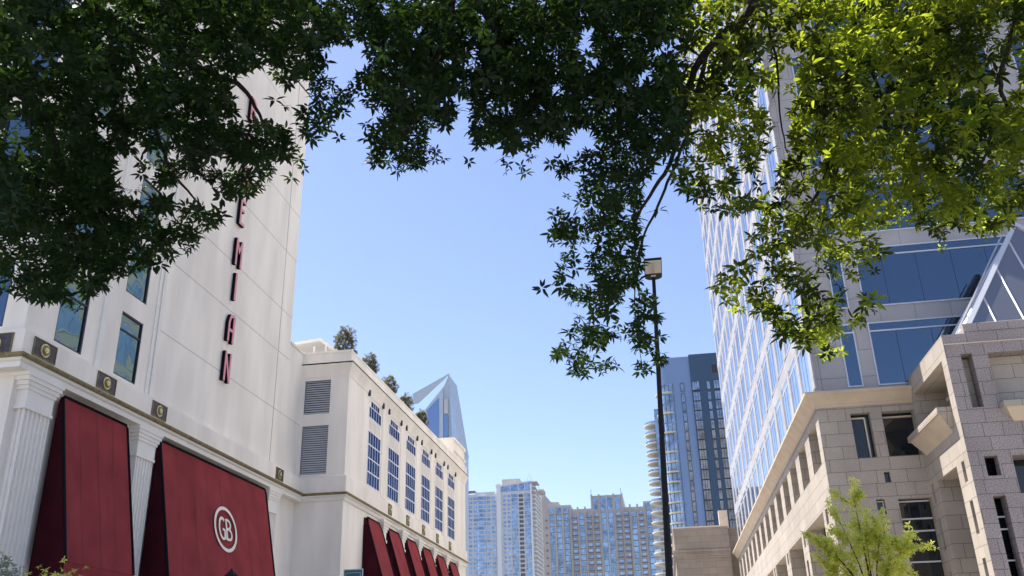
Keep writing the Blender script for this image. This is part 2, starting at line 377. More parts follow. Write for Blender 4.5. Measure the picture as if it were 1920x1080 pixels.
# entablature that carries round the corner
path = [(-48, HY0), (HX, HY0), (HX, 45.55)]; mit = [(0, -1), (1, -1), (1, 0)]
e = MB().sweep([(0, 10.58), (.42, 10.58), (.42, 10.74), (.5, 10.78), (.5, 10.86)], path, mit, 'trim_white')
e.sweep([(.5, 10.862), (.56, 10.862), (.60, 10.92), (.60, 10.98), (.3, 10.98)], path, mit, 'gold')
part('cornice_moulding', e, ht)
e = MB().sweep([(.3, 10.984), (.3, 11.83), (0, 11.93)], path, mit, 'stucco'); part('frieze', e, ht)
def medallion(W=1.15, H=.58, fr_=fpx):
    p = MB(fr_(0)); p.box(-W/2, W/2, -H/2, H/2, -.02, .02, 'dark_panel'); t = .03
    for a in ((-W/2-t, W/2+t, H/2, H/2+t), (-W/2-t, W/2+t, -H/2-t, -H/2), (-W/2-t, -W/2, -H/2, H/2), (W/2, W/2+t, -H/2, H/2)): p.box(*a, -.02, .04, 'gold')
    r = MB(fr_(0)); q = min(W, H)*.4
    for rad, h in ((q, .05), (q*.78, .075), (q*.42, .10), (q*.2, .12)):
        r.prism([(rad*math.cos(2*math.pi*i/20)*(1+.04*(i % 2)), rad*math.sin(2*math.pi*i/20)*(1+.04*(i % 2))) for i in range(20)], .021, h, 'gold_leaf' if rad != q*.78 else 'gold')
    return p.mesh('medallion_panel'), r.mesh('rosette')
mp, mr_ = medallion(1.06, .52)
for y, W in ((24.2, 1), (27.6, 1), (31.15, .95), (42.8, .8)):
    o = part('medallion_panel', mp, ht, (HX+.3, y, 11.45)); o.scale = (1, W, 1); part('rosette', mr_, o, (HX+.3, y, 11.45))
mpn, mrn = medallion(fr_=fny); o = part('medallion_panel', mpn, ht, (-19.25, HY0-.3, 11.4)); part('rosette', mrn, o, (-19.25, HY0-.3, 11.4))
# fluted pilasters
def flutes(u0, u1, w0, n=6, d=.06):
    """plan outline of a fluted face from u0 to u1 at depth w0"""
    out = []; s_ = (u1-u0)/n
    for i in range(n):
        a = u0+i*s_; out += [(a+s_*.18, w0), (a+s_*.28, w0-d), (a+s_*.72, w0-d), (a+s_*.82, w0)]
    return out
def pilaster(y0, y1, proj, corner=False, z1=9.5):
    s = MB()
    if corner:
        X1 = HX+proj; pts = [(X1, y1+.0)]+[(X1+w_, u) for u, w_ in reversed(flutes(y0, y1, 0, 6))]+[(X1, y0)]+[(u, y0-w_) for u, w_ in reversed(flutes(X1-1.3, X1, 0, 7))]+[(X1-1.3, y0), (X1-1.3, y1)]
    else:
        X1 = HX+proj; pts = [(X1, y1)]+[(X1+w_, u) for u, w_ in reversed(flutes(y0, y1, 0, 6))]+[(X1, y0), (HX, y0), (HX, y1)]
    s.fr = fid; s.prism(pts, .13, z1, 'trim_white')
    p = part('pilaster', s, ht)
    c = MB(); xb = (HX+proj-1.3) if corner else HX
    for z0, z1_, g_ in ((9.5, 9.6, .07), (9.6, 10.08, .03), (10.08, 10.2, .09), (10.2, 10.33, .15), (10.33, 10.46, .22), (10.46, 10.578, .27)):
        c.box(xb-(g_ if corner else 0), HX+proj+g_*.55, y0-g_, y1+g_, z0, z1_, 'trim_white')
    part('capital', c, p)
pilaster(23.75, 24.95, .35, True); pilaster(30.05, 31.2, .3); pilaster(41.75, 42.75, .3)
# awnings
def awning(fr_, parent, u0, u1, zt, zb, p, ch, valance=.35, label=None, nm='awning', seg=1):
    A = lambda z: .10+p*(zt-z)/(zt-zb)
    top = [(u0, zb), (u0, zt-ch), (u0+ch*.6, zt), (u1-ch*.6, zt), (u1, zt-ch), (u1, zb)]
    s = MB(fr_); NU, NV = max(8, int((u1-u0)*5)), 26; b0 = len(s.v); ph = random.uniform(0, 6)
    bays = max(1, round((u1-u0)/2.2)); seams = []
    for iv in range(NV+1):
        t = iv/NV; z = zb+(zt-zb)*t; ins = max(0, z-(zt-ch))/ch*ch*.6
        for iu in range(NU+1):
            f = iu/NU; u = u0+ins+(u1-u0-2*ins)*f; e = math.sin(math.pi*t)**.6*min(1, 6*min(f, 1-f)) if 0 < t < 1 else 0
            sag = -.05*abs(math.sin(math.pi*f*bays))*e+.012*e*math.sin(5*u+3*z+ph)+.008*e*math.sin(11*u-2*z+ph*2)
            s.v.append(fr_(u, z, A(z)+sag))
    for k in range(1, bays*2):
        f = k/(bays*2); rows_ = []
        for iv in range(NV+1):
            t = iv/NV; z = zb+(zt-zb)*t; ins = max(0, z-(zt-ch))/ch*ch*.6; u = u0+ins+(u1-u0-2*ins)*f; e = math.sin(math.pi*t)**.6*min(1, 6*min(f, 1-f)) if 0 < t < 1 else 0
            rows_.append((u, z, A(z)-.05*abs(math.sin(math.pi*f*bays))*e+.012*e*math.sin(5*u+3*z+ph)+.008*e*math.sin(11*u-2*z+ph*2)+.007))
        for sa, q in zip(rows_, rows_[1:]): seams.append([(sa[0]-.012, sa[1], sa[2]), (sa[0]+.012, sa[1], sa[2]), (q[0]+.012, q[1], q[2]), (q[0]-.012, q[1], q[2])])
    for iv in range(NV):
        for iu in range(NU):
            a = b0+iv*(NU+1)+iu; s.f.append((a, a+1, a+NU+2, a+NU+1)); s.m.append(s.mi('maroon'))
    for a, b in zip(top, top[1:]): s.poly([(a[0], a[1], 0), (b[0], b[1], 0), (b[0], b[1], A(b[1])), (a[0], a[1], A(a[1]))], 'maroon_shade')
    s.poly([(u0, zb, 0), (u1, zb, 0), (u1, zb, A(zb)), (u0, zb, A(zb))], 'maroon_shade')
    for q in seams: s.poly(q, 'maroon_seam')
    o = part(nm, s, parent, label=label)
    o.data.polygons.foreach_set('use_smooth', [True]*(NU*NV)+[False]*(len(o.data.polygons)-NU*NV))
    v = MB(fr_); v.box(u0, u1, zb-valance, zb-.01, A(zb)-.02, A(zb)+.012, 'maroon'); v.box(u0, u0+.02, zb-valance, zb-.01, 0, A(zb)-.022, 'maroon_shade'); v.box(u1-.02, u1, zb-valance, zb-.01, 0, A(zb)-.022, 'maroon_shade')
    part('valance', v, o)
    t = MB()
    pts = [fr_(u, z, A(z)+.005) for u, z in top]; 
    t.tube(pts, .05, 'black', 6); part('trim', t, o)
    return o, A
awning(fpx(HX+.2), ht, 25.46, 29.2, 10.38, 5.27, 1.0, .12, label='maroon awning without emblem')
aw2, A2 = awning(fpx(HX+.2), ht, 31.5, 41.3, 10.42, 5.3, 1.0, .15, label='wide maroon awning with round cream emblem')
# emblem GB in a ring
sl_ = 1.0/(10.42-5.3)
def awfr(u, v, w_):   # u, v on the cloth, w out of it
    z = v; return (HX+.2+A2(z)+w_+.012, u, z)
def rng_pts(cu, cv, ru, rv, t0, t1, n=40): return [(cu+ru*math.cos(t0+(t1-t0)*i/n), cv+rv*math.sin(t0+(t1-t0)*i/n)) for i in range(n+1)]
def stroke(s, pts, wd, w0, w1, m):
    """a band of constant width along a line in u, v"""
    P = [np.array(p, float) for p in pts]; L = []; Rr = []
    closed = np.linalg.norm(P[0]-P[-1]) < 1e-6
    for i, p in enumerate(P):
        a = P[i-1] if i else (P[-2] if closed else P[0]); b = P[i+1] if i < len(P)-1 else (P[1] if closed else P[-1])
        d = b-a; d = d/(np.linalg.norm(d)+1e-9); nn = np.array([-d[1], d[0]])
        k = 1.
        if 0 < i < len(P)-1:
            d1 = P[i]-P[i-1]; d1 /= np.linalg.norm(d1)+1e-9; k = min(1/max(abs(d1@d), .4), 2.)
        L.append(p+nn*wd/2*k); Rr.append(p-nn*wd/2*k)
    for i in range(len(P)-1):
        q = [tuple(L[i]), tuple(L[i+1]), tuple(Rr[i+1]), tuple(Rr[i])]
        s.prism(q, w0, w1, m)
em = MB(awfr); CU, CV = 36.55, 7.86
stroke(em, rng_pts(CU, CV, .98, .86, 0, 2*math.pi, 56), .135, .004, .014, 'cream_print')
stroke(em, rng_pts(CU-.29, CV, .30, .42, R(52), R(300), 20)+[(CU-.10, CV-.40), (CU-.10, CV-.04), (CU-.30, CV-.04)], .115, .004, .014, 'cream_print')
bx = CU+.08
stroke(em, [(bx, CV+.44), (bx, CV-.44)], .12, .004, .014, 'cream_print')
stroke(em, [(bx, CV+.40)]+rng_pts(bx+.16, CV+.22, .22, .18, R(90), R(-90), 10)+[(bx, CV+.03)], .10, .0045, .0145, 'cream_print')
stroke(em, [(bx, CV+.03)]+rng_pts(bx+.19, CV-.19, .26, .21, R(90), R(-90), 10)+[(bx, CV-.40)], .10, .005, .015, 'cream_print')
part('emblem', em, aw2)
# vertical sign letters
def letter(ch):
    h, wd = 1.36, .62; a = -wd/2+.08; b = wd/2-.08; T = h/2
    S = {'N': [[(a, -T), (a, T)], [(b, -T), (b, T)], [(a, T-.05), (b, -T+.05)]],
         'A': [[(a, -T), (a, T-.45), (a+.12, T-.14), (b-.04, T-.08), (b, T-.12), (b, -T)], [(a, -.12), (b, -.12)]],
         'I': [[(0, -T), (0, T)]],
         'M': [[(a-.02, -T), (a-.02, T)], [(b+.02, -T), (b+.02, T)], [(a-.02, T-.08), (0, T-.6), (b+.02, T-.08)]],
         'E': [[(a, -T), (a, T)], [(a, T-.08), (b, T-.08)], [(a, -T+.08), (b, -T+.08)], [(a, .1), (b-.1, .1)]],
         'H': [[(a, -T), (a, T)], [(b, -T), (b, T)], [(a, -.1), (b, -.1)]],
         'O': [rng_pts(0, 0, wd/2-.08, h/2-.08, 0, 2*math.pi, 20)],
         'B': [[(a, -T), (a, T)], [(a, T-.08)]+rng_pts(a+.2, .33, .26, .27, R(90), R(-90), 8)+[(a, .06)], [(a, .06)]+rng_pts(a+.2, -.28, .28, .33, R(90), R(-90), 8)+[(a, -T+.08)]]}[ch]
    s = MB(fpx(0)); k = 0
    for st in S: stroke(s, st, .165, .03+.0007*k, .17-.001*k, 'black'); k += 1
    for st in S: stroke(s, st, .135, .172+.001*k, .20-.001*k, 'pink'); k += 1
    return s
for ch, z in (('B', 28.5), ('O', 26.5), ('H', 24.6), ('E', 22.68), ('M', 20.55), ('I', 18.84), ('A', 16.8), ('N', 14.95)):
    part('sign_letter', letter(ch), ht, (HX, 36.48, z), label='pink letter %s with black sides' % ch)

# ================================================================== HOTEL WING
WX, WY0, WY1 = -15.97, 45.7, 76.2
hw = thing('hotel_wing', 'lower cream wing with six tall gridded windows and slim maroon awnings', 'building', (-22, 60, 0))
wy = [49.36+4.03*k for k in range(6)]
holes = []
for y in wy: holes += [(y, y+2.42, 12.1, 15.22), (y, y+2.42, 15.95, 16.65), (y+.35, y+2.07, 16.65, 17.05), (y-.2, y+2.62, .13, 10.3, .8)]
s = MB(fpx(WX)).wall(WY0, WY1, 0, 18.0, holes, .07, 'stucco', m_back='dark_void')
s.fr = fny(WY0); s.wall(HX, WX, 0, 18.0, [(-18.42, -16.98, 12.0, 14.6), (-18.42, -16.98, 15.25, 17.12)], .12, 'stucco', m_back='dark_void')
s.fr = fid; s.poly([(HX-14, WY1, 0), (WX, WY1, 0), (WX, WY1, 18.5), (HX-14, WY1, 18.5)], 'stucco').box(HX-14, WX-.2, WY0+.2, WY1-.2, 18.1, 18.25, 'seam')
s.fr = fpx(WX)
for y in wy:   # pilaster strips and fluted spandrels between the windows
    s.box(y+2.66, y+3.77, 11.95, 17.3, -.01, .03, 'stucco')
    for i in range(9): s.box(y+.12+i*.25, y+.22+i*.25, 15.3, 15.88, -.01, .03, 'trim_white')
    s.prism([(y-.08, 16.75), (y+.3, 17.18), (y+2.12, 17.18), (y+2.5, 16.75), (y+2.5, 16.85), (y+2.15, 17.26), (y+.27, 17.26), (y-.08, 16.85)], -.01, .045, 'trim_white')
part('wall', s, hw)
path = [(HX, WY0), (WX, WY0), (WX, WY1)]; mit = [(0, -1), (1, -1), (1, 0)]
p_ = MB().sweep([(0, 10.58), (.08, 10.6), (.12, 10.74), (.2, 10.8), (.2, 10.86)], path, mit, 'trim_white').sweep([(.2, 10.862), (.24, 10.862), (.26, 10.98), (.15, 10.98)], path, mit, 'gold')
part('cornice_moulding', p_, hw)
part('frieze', MB().sweep([(.15, 10.984), (.15, 11.83), (0, 11.9)], path, mit, 'stucco'), hw)
path3 = [(HX-.0, WY0), (WX, WY0), (WX, WY1), (HX-10, WY1)]; mit3 = [(0, -1), (1, -1), (1, 1), (0, 1)]
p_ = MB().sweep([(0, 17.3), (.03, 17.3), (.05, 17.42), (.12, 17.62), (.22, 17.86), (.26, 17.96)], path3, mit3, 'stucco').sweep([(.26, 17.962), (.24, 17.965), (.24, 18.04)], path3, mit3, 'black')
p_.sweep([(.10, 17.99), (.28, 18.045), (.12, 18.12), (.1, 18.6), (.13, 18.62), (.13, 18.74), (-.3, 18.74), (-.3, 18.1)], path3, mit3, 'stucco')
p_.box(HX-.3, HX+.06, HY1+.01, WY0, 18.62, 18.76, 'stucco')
part('parapet', p_, hw)
# gridded windows
def grid_win(rows_, H, step=False):
    f = MB(fpx(0)); gl_ = MB(fpx(0)).box(0.02, 2.40, .02, H-.02, -.05, -.04, 'wing_glass'); W = 2.42
    if step: gl_.box(.37, 2.05, H, H+.38, -.05, -.04, 'wing_glass')
    for a in ((0, .06, 0, H), (W-.06, W, 0, H), (.06, W-.06, 0, .06), (.06, W-.06, H-.05, H)): f.box(*a, -.06, .0, 'white_paint')
    for i in range(1, 5): f.box(i*W/5-.02, i*W/5+.02, .06, H-.05, -.04, -.022, 'white_paint')
    for i in range(1, rows_): f.box(.06, W-.06, i*H/rows_-.035, i*H/rows_+.035, -.0405, -.015, 'white_paint')
    if step:
        for x in (.37, .86, 1.2, 1.54, 2.01): f.box(x, x+.04, H, H+.4, -.04, -.022, 'white_paint')
        f.box(.35, 2.07, H+.34, H+.4, -.041, .0, 'white_paint')
    return f.mesh('window'), gl_.mesh('pane')
gw, gg = grid_win(4, 3.12); uw, ug = grid_win(1, .70, True)
for y in wy:
    o = part('window', gw, hw, (WX+.03, y, 12.1), label='tall gridded window'); part('pane', gg, o, (WX+.03, y, 12.1))
    o = part('window', uw, hw, (WX+.03, y, 15.95), label='small stepped upper window'); part('pane', ug, o, (WX+.03, y, 15.95))
sc_ = MB(fpx(0)).prism([(-.06, -.17), (.06, -.17), (.09, 0), (.06, .17), (-.06, .17), (-.09, 0)], 0, .12, 'dark_frame').box(-.03, .03, .17, .24, 0, .06, 'gold').mesh('wall_ornament')
for y in wy:
    for d in (-.18, 2.6): part('wall_ornament', sc_, hw, (WX+.01, y+d, 17.32))
mp2, mr2 = medallion(.62, .56)
for k in range(1, 6):
    pos = (WX+.15, 53.6+4.03*(k-1), 11.42); o = part('medallion_panel', mp2, hw, pos); part('rosette', mr2, o, pos)
# louvred vents
for z0, H in ((12.0, 2.6), (15.25, 1.87)):
    f = MB(fny(WY0)); a, b = -18.42, -16.98
    for q in ((a-.05, a, z0-.05, z0+H+.05), (b, b+.05, z0-.05, z0+H+.05), (a, b, z0-.05, z0), (a, b, z0+H, z0+H+.05)): f.box(*q, -.1, .02, 'trim_white')
    o = part('louvre_vent', f, hw); sl2 = MB(); n = int(H/.118)
    for i in range(n):
        z = z0+(i+.3)*H/n; sl2.prism([(0, 0)], 0, 0, 'louvre') if False else None
        b0 = len(sl2.v); sl2.v += [(a, WY0+.02, z), (b, WY0+.02, z), (b, WY0+.085, z+.088), (a, WY0+.085, z+.088), (a, WY0+.02, z-.012), (b, WY0+.02, z-.012), (b, WY0+.085, z+.076), (a, WY0+.085, z+.076)]
        for q in ((0, 1, 2, 3), (4, 5, 6, 7), (0, 1, 5, 4), (2, 3, 7, 6)): sl2.f.append(tuple(b0+i_ for i_ in q)); sl2.m.append(sl2.mi('louvre'))
    part('slats', sl2, o)
# wing pilasters + awnings
for k in range(7):
    y = wy[0]+4.03*k-.92
    if k: 
        s = MB(fpx(WX)); s.box(y-.28, y+.28, .13, 9.35, 0, .2, 'trim_white'); s.box(y-.34, y+.34, 9.35, 9.5, 0, .28, 'trim_white')
        q = part('pilaster', s, hw); c = MB(fpx(WX))
        for z0, z1, g_ in ((9.5, 9.95, .3), (9.95, 10.12, .4), (10.12, 10.27, .52), (10.27, 10.42, .64), (10.42, 10.578, .74)): c.box(y-g_, y+g_, z0, z1, 0, .12+g_*.35, 'trim_white')
        part('capital', c, q)
for k, y in enumerate(wy): awning(fpx(WX+.02), hw, y-.12, y+2.5, 10.32, 5.3, 1.55, .42)
s = MB().box(-23, WX-.05, 71.9, 76.1, 18.25, 20.1, 'stucco').box(-23.1, WX+.05, 71.8, 76.2, 20.1, 20.3, 'stucco').box(-23.1, WX+.06, 71.79, 76.21, 19.2, 19.3, 'stucco')
part('roof_house', s, hw)
# roof terrace canopy
s = thing('roof_canopy', 'white slatted canopy on the wing roof beside the tower', 'canopy', (-18.9, 47.5, 18.25))
m = MB(); m.prism([(-21.5, 19.75), (-18.2, 20.08), (-16.9, 19.1), (-17.05, 19.0), (-18.25, 19.9), (-21.5, 19.6)], 46.9, 50.5, 'white_paint'); m.v = [(x, z, y) for x, y, z in m.v]
part('roof', m, s); pm = MB()
for x in (-20.6, -19.6, -18.6, -17.9): part('post', MB().box(x-.06, x+.06, 47.05, 47.17, 18.25, 19.65, 'white_paint'), s)
# roof shrubs in pots
def shrub(px, pz0, h, r, name, label, m, n, pos, group=None, pot=True, sc=.8):
    t = thing(name, label, 'shrub', pos, group)
    x, y, z = pos; pts = []
    for i in range(n):
        q = rng.normal(0, 1, 3); q /= np.linalg.norm(q); q *= rng.uniform(.35, 1)**.5
        lump = 1+.25*math.sin(q[0]*7+x*3+y)*math.cos(q[2]*6+y*5)
        pts.append((x+q[0]*r*lump, y+q[1]*r*lump, z+h*.58+q[2]*h*.42*lump))
    leaves('foliage', pts, t, m, sc)
    st = MB()
    for i in range(5):
        a = i*1.26; st.tube([(x, y, z), (x+.1*math.cos(a), y+.1*math.sin(a), z+h*.4), (x+r*.6*math.cos(a), y+r*.6*math.sin(a), z+h*.85)], [.03, .02, .008], 'bark', 5)
    part('stem', st, t)
    if pot: part('pot', MB().box(x-.35, x+.35, y-.35, y+.35, z-.02, z+.42, 'planter'), t)
    return t
for i, (y, h, r, l_) in enumerate(((47.0, 2.45, .62, 'tall olive shrub at the near corner of the parapet'), (51.4, 2.3, .55, 'second roof shrub from the near parapet corner'), (55.75, 2.25, .58, 'third roof shrub, round topped, middle of the parapet'), (59.85, 2.25, .56, 'fourth roof shrub along the parapet edge'), (64.2, 2.3, .5, 'last roof shrub, narrow, in front of the glass spire'))):
    shrub(0, 0, h, r, 'roof_shrub', l_, 'leaf_olive', 620, (-16.75, y, 18.25), 'potted shrubs along the wing parapet', sc=.95)

# ================================================================== SPIRE TOWER
st = thing('spire_tower', 'distant tower ending in a sharp white crystal point', 'tower', (-48, 203, 0))
Y = 200
def P2(x, y): 
    d = FW + RT*((640+x/4.5)-960)/F_PX - UP*((700+y/4.5)-540)/F_PX; t = Y/d[1]; return tuple((EYE+d*t)[[0, 2]])
s = MB(fny(Y)); s.prism([P2(*q) for q in ((865, 100), (700, 305), (625, 340), (620, 640), (1010, 640), (1000, 590), (905, 8))], -.4, -9, 'spire_white'); s.box(-56, -43.0, 0, 51.5, -9, -.4, 'spire_white'); part('body', s, st)
s = MB(fny(Y)); s.prism([P2(*q) for q in ((905, 5), (600, 178), (615, 262), (660, 252), (868, 55))], .2, -.35, 'spire_white'); part('sail_panel', s, st)
s = MB(fny(Y)); s.prism([P2(*q) for q in ((825, 205), (722, 312), (740, 545), (825, 545))], .1, -.38, 'spire_blue'); part('glass_facet', s, st, label='blue glass facet')
s = MB(fny(Y)); s.prism([P2(*q) for q in ((908, 60), (935, 545), (995, 600))], .1, -.38, 'pale_glass'); part('glass_facet', s, st, label='pale glass facet')
s = MB(fny(Y)); s.prism([P2(*q) for q in ((865, 350), (900, 350), (903, 535), (865, 535))], .1, -.38, 'spire_blue').prism([P2(*q) for q in ((865, 215), (900, 215), (900, 340), (865, 340))], .1, -.38, 'louvre'); part('slot_window', s, st)
s = MB(fny(Y)); s.prism([P2(*q) for q in ((903, 5), (912, 8), (1003, 610), (995, 612))], .5, -.39, 'spire_white'); s.prism([P2(*q) for q in ((828, 200), (860, 130), (862, 560), (828, 560))], .3, -.39, 'spire_white'); part('rib', s, st)

# ================================================================== DISTANT TOWERS
def unit(W, H, glassm, framem, bars=1, d=.25):
    u = MB(fny(0)); u.box(-W/2, W/2, 0, H, -.1, d*.4, glassm)
    u.box(-W/2-.12, -W/2, -.1, H+.1, -.1, d, framem); u.box(W/2, W/2+.12, -.1, H+.1, -.1, d, framem); u.box(-W/2, W/2, -.12, 0, -.1, d*.98, framem); u.box(-W/2, W/2, H, H+.12, -.1, d*.98, framem)
    for i in range(bars): x = -W/2+W*(i+1)/(bars+1); u.box(x-.06, x+.06, 0, H, -.1, d*.7, framem)
    return u
ta = thing('apartment_tower', 'pale glass apartment tower with slanted top, leftmost on the skyline', 'tower', (-103, 615, 0))
s = MB().box(-124, -104.5, 600.8, 640, 0, 118.6, 'apt_white').box(-104.5, -81.7, 600, 632, 0, 118.7, 'apt_white')
s.fr = fny(600); s.prism([(-102, 118.7), (-81.7, 118.7), (-81.4, 125.6), (-103.5, 123.2), (-105.5, 123.6), (-105.5, 122.6), (-102, 122.4)], -28, -.2, 'apt_white'); s.fr = fid
part('wall', s, ta)
part('roof_house', MB().box(-102.3, -90.3, 608, 620, 118.7, 128.9, 'apt_beige'), ta)
s = MB(fny(600)).prism([(-101.6, 119.4), (-82.2, 119.4), (-82.0, 124.6), (-101.6, 122.2)], -.18, .1, 'apt_glass')
for x in (-95.4, -90.2, -86): s.box(x-.2, x+.2, 119.4, 123.6, .0, .3, 'apt_white')
part('penthouse_glazing', s, ta)
s = MB(); s.box(-104.6, -101.9, 598.6, 600, 0, 124, 'white_paint').box(-82.3, -81.3, 598.8, 600, 0, 123, 'white_paint'); part('fin', s, ta)
s = MB()
for i in range(-2, 22):
    z = 117.6-2.76*i
    s.box(-81.7, -79.3, 600.5, 631, z-1.5, z-1.2, 'white_paint')
    if i >= -1: s.box(-79.5, -79.2, 600.5, 631, z-1.2, z-.6, 'apt_white')
s.box(-80.0, -79.0, 630, 632, 0, 121, 'white_paint'); part('balcony_stack', s, ta)
s = MB().tube([(-84.5, 600, 125), (-82.6, 600, 129.9), (-80.6, 600, 124)], .22, 'white_paint', 5).tube([(-80, 604, 124), (-78.3, 604, 126), (-76.5, 604, 119)], .2, 'white_paint', 5); part('roof_frame', s, ta)
s = MB().box(-81.9, -77.6, 599.5, 612, 124.2, 124.8, 'apt_beige').box(-78.6, -74.8, 603, 614, 118.4, 119, 'apt_beige').box(-125.5, -119, 599, 606, 120.2, 120.7, 'apt_rail').box(-119, -106, 601, 602, 118.6, 119.8, 'apt_white'); part('roof_edge', s, ta)
fl = range(0, 24); pa = []
for i in fl:
    z = 115.3-2.76*i
    pa += [(x, 599.97, z) for x in (-99.6, -96.7)]
many('window', unit(1.7, 1.55, 'apt_glass', 'apt_white', 0), ta, pa, 60)
many('glazed_bay', unit(4.1, 2.2, 'apt_glass', 'apt_white', 2), ta, [(-92.9, 599.97, 115.1-2.76*i) for i in fl] + [(-84.2, 599.97, 115.1-2.76*i) for i in fl], 60)
many('balcony_door', unit(2.6, 1.7, 'dark_glass', 'apt_beige', 1), ta, [(-88.6, 599.97, 115.1-2.76*i) for i in fl], 60)
many('window', unit(2.2, 1.7, 'apt_glass', 'apt_white', 1), ta, [(x, 600.75, 114.9-2.76*i) for i in fl for x in (-122.4, -119.2, -110.2, -106.9)], 100)
s = MB()
for i in fl:
    z = 114.7-2.76*i; pts = [(-115.0+2.9*math.cos(t), 600.9-1.3*math.sin(t)) for t in [math.pi*j/8 for j in range(9)]]
    s.fr = fid; s.prism(pts, z, z+2.0, 'apt_glass'); s.prism([(x, y-.12) for x, y in pts], z+2.05, z+2.7, 'apt_white')
part('curved_bay', s, ta)
tb2 = thing('slab_building', 'grey slab with stepped roof between the two pale apartment towers', 'building', (-72, 645, 0))
s = MB(fny(640)).prism([(-84, 0), (-68, 0), (-68, 114), (-74, 118.5), (-79.5, 125.5), (-84, 125.5)], 0, -20, 'apt_beige'); part('wall', s, tb2)
part('roof_house', MB().box(-83, -79, 644, 655, 125.5, 128, 'apt_beige'), tb2)
s = MB()
for i in range(10): s.box(-78, -72, 639.8, 640.1, 60+i*5, 61.2+i*5, 'apt_rail')
part('vent_band', s, tb2)

tb = thing('apartment_block', 'wide beige apartment block with rows of blue windows and a raised middle', 'building', (-26, 440, 0))
s = MB().box(-50, -39.4, 420.3, 455, 0, 76.4, 'apt_beige').box(-39.4, -30.1, 420.3, 455, 0, 74.3, 'apt_beige').box(-30.1, -15.9, 420, 455, 0, 79.8, 'apt_beige').box(-15.9, -6.9, 420.3, 455, 0, 74, 'apt_beige').box(-6.9, 8, 420.2, 455, 0, 76.2, 'apt_beige')
for x in (-49.8, -46.6, -43.3, -39.7, -36.3, -33.0, -29.8, -26.5, -19.9, -16.2, -12.9, -9.6, -6.6, -3.1): s.box(x-.42, x+.42, 419.5, 420, 0, 75.1 if x < -30 or x > -16 else 80.3, 'apt_beige')
s.box(-23.4, -23.0, 419.4, 420, 0, 80, 'spandrel_blue'); part('wall', s, tb)
part('roof_house', MB().box(-50.5, -45.8, 428, 440, 76.4, 79.4, 'apt_beige'), tb)
for x in (-29.9, -16.5): part('mast', MB().box(x-.12, x+.12, 419.4, 419.65, 80.2, 82.6, 'apt_beige'), tb)
zr = [69.85-2.55*i for i in range(15)]
many('window', unit(1.9, 1.95, 'apt_glass', 'spandrel_blue', 1), tb, [(x, 419.95, z) for z in zr for x in (-44.9, -41.6, -34.7, -24.8, -21.6, -11.3, -4.6)] + [(-48.2, 419.95, z) for z in zr], 100)
many('tall_window', unit(1.9, 2.3, 'apt_glass', 'spandrel_blue', 0), tb, [(-28.2, 419.95, 76.2), (-28.2, 419.95, 73.4), (-24.8, 419.95, 76.2), (-24.8, 419.95, 73.2), (-21.6, 419.95, 76.2), (-21.6, 419.95, 73.2), (-18.2, 419.95, 76.2), (-18.2, 419.95, 73.4), (-44.9, 419.95, 72.9), (-41.6, 419.95, 72.9), (-48.2, 419.95, 72.9), (-4.6, 419.95, 72.9)])
bal = unit(1.7, 1.9, 'apt_glass', 'apt_white', 1); bal.box(-1.15, 1.15, -.35, -.15, .1, 1.3, 'apt_beige'); bal.box(-1.15, 1.15, -.15, .6, 1.22, 1.3, 'apt_rail')
many('balcony', bal, tb, [(x, 419.95, z) for z in zr for x in (-37.9, -31.4, -28.1, -18.25, -14.8, -8.1)], 90)

tc = thing('blue_tower', 'tall two tone blue residential tower with curved cream balconies', 'tower', (13, 300, 0))
corner = [(13.6, 290)]+[(6.5+0, 290)]+[(6.3-3.4*math.sin(t), 293.4-3.4*math.cos(t)) for t in [math.pi/2*i/8 for i in range(1, 9)]]+[(2.9, 318), (13.6, 318)]
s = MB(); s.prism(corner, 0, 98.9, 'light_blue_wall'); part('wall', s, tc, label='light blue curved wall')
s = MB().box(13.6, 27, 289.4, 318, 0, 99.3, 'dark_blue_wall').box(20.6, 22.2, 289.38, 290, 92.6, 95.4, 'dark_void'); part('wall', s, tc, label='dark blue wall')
zc = [91.4-4.1]+[83.75-3.13*i for i in range(19)]
un = unit(2.1, 2.75, 'tower_glass', 'dark_frame', 2, .16); un.box(-.9, .9, -.36, -.13, -.1, .12, 'black')
many('window', un, tc, [(14.95, 289.36, z) for z in zc]+[(21.7, 289.36, z) for z in zc]+[(24.8, 289.36, z) for z in zc])
many('narrow_window', unit(1.0, 2.6, 'tower_glass', 'dark_frame', 0, .16), tc, [(18.9, 289.36, z) for z in zc] + [(10.65, 289.96, z) for z in zc])
s = MB()
for z in zc:
    pts = [(8.1, 290.1)]+[(6.3-3.5*math.sin(t), 293.4-3.5*math.cos(t)) for t in [math.pi/2*i/8 for i in range(0, 9)]]+[(8.1, 293)]
    s.prism(pts, z, z+2.7, 'tower_glass')
    for i in range(0, 9, 2):
        t = math.pi/2*i/8; x, y = 6.3-3.56*math.sin(t), 293.4-3.56*math.cos(t); s.box(x-.07, x+.07, y-.07, y+.07, z, z+2.7, 'dark_frame')
    s.box(7.6, 7.74, 289.9, 290.1, z, z+2.7, 'dark_frame')
part('curved_glazing', s, tc)
for i, z in enumerate(zc):
    if i in (1, 3, 5): continue
    s = MB()
    pts = [(7.2, 289.2)]+[(5.9-4.0*math.sin(t), 293.2-4.6*math.cos(t)) for t in [math.pi/2*i_/8 for i_ in range(9)]]+[(2.0, 295), (4, 294)]
    s.prism(pts, z-.42, z-.1, 'balcony_cream')
    part('balcony', s, tc)
me_ = MB(); pts = [(.4+3.3*math.cos(t), 4.6*math.sin(t)) for t in [2*math.pi*i_/20 for i_ in range(20)]]; me_.prism(pts, 0, .34, 'balcony_cream'); me_.prism([(x*.94, y*.94) for x, y in pts], .34, 1.1, 'tower_glass')
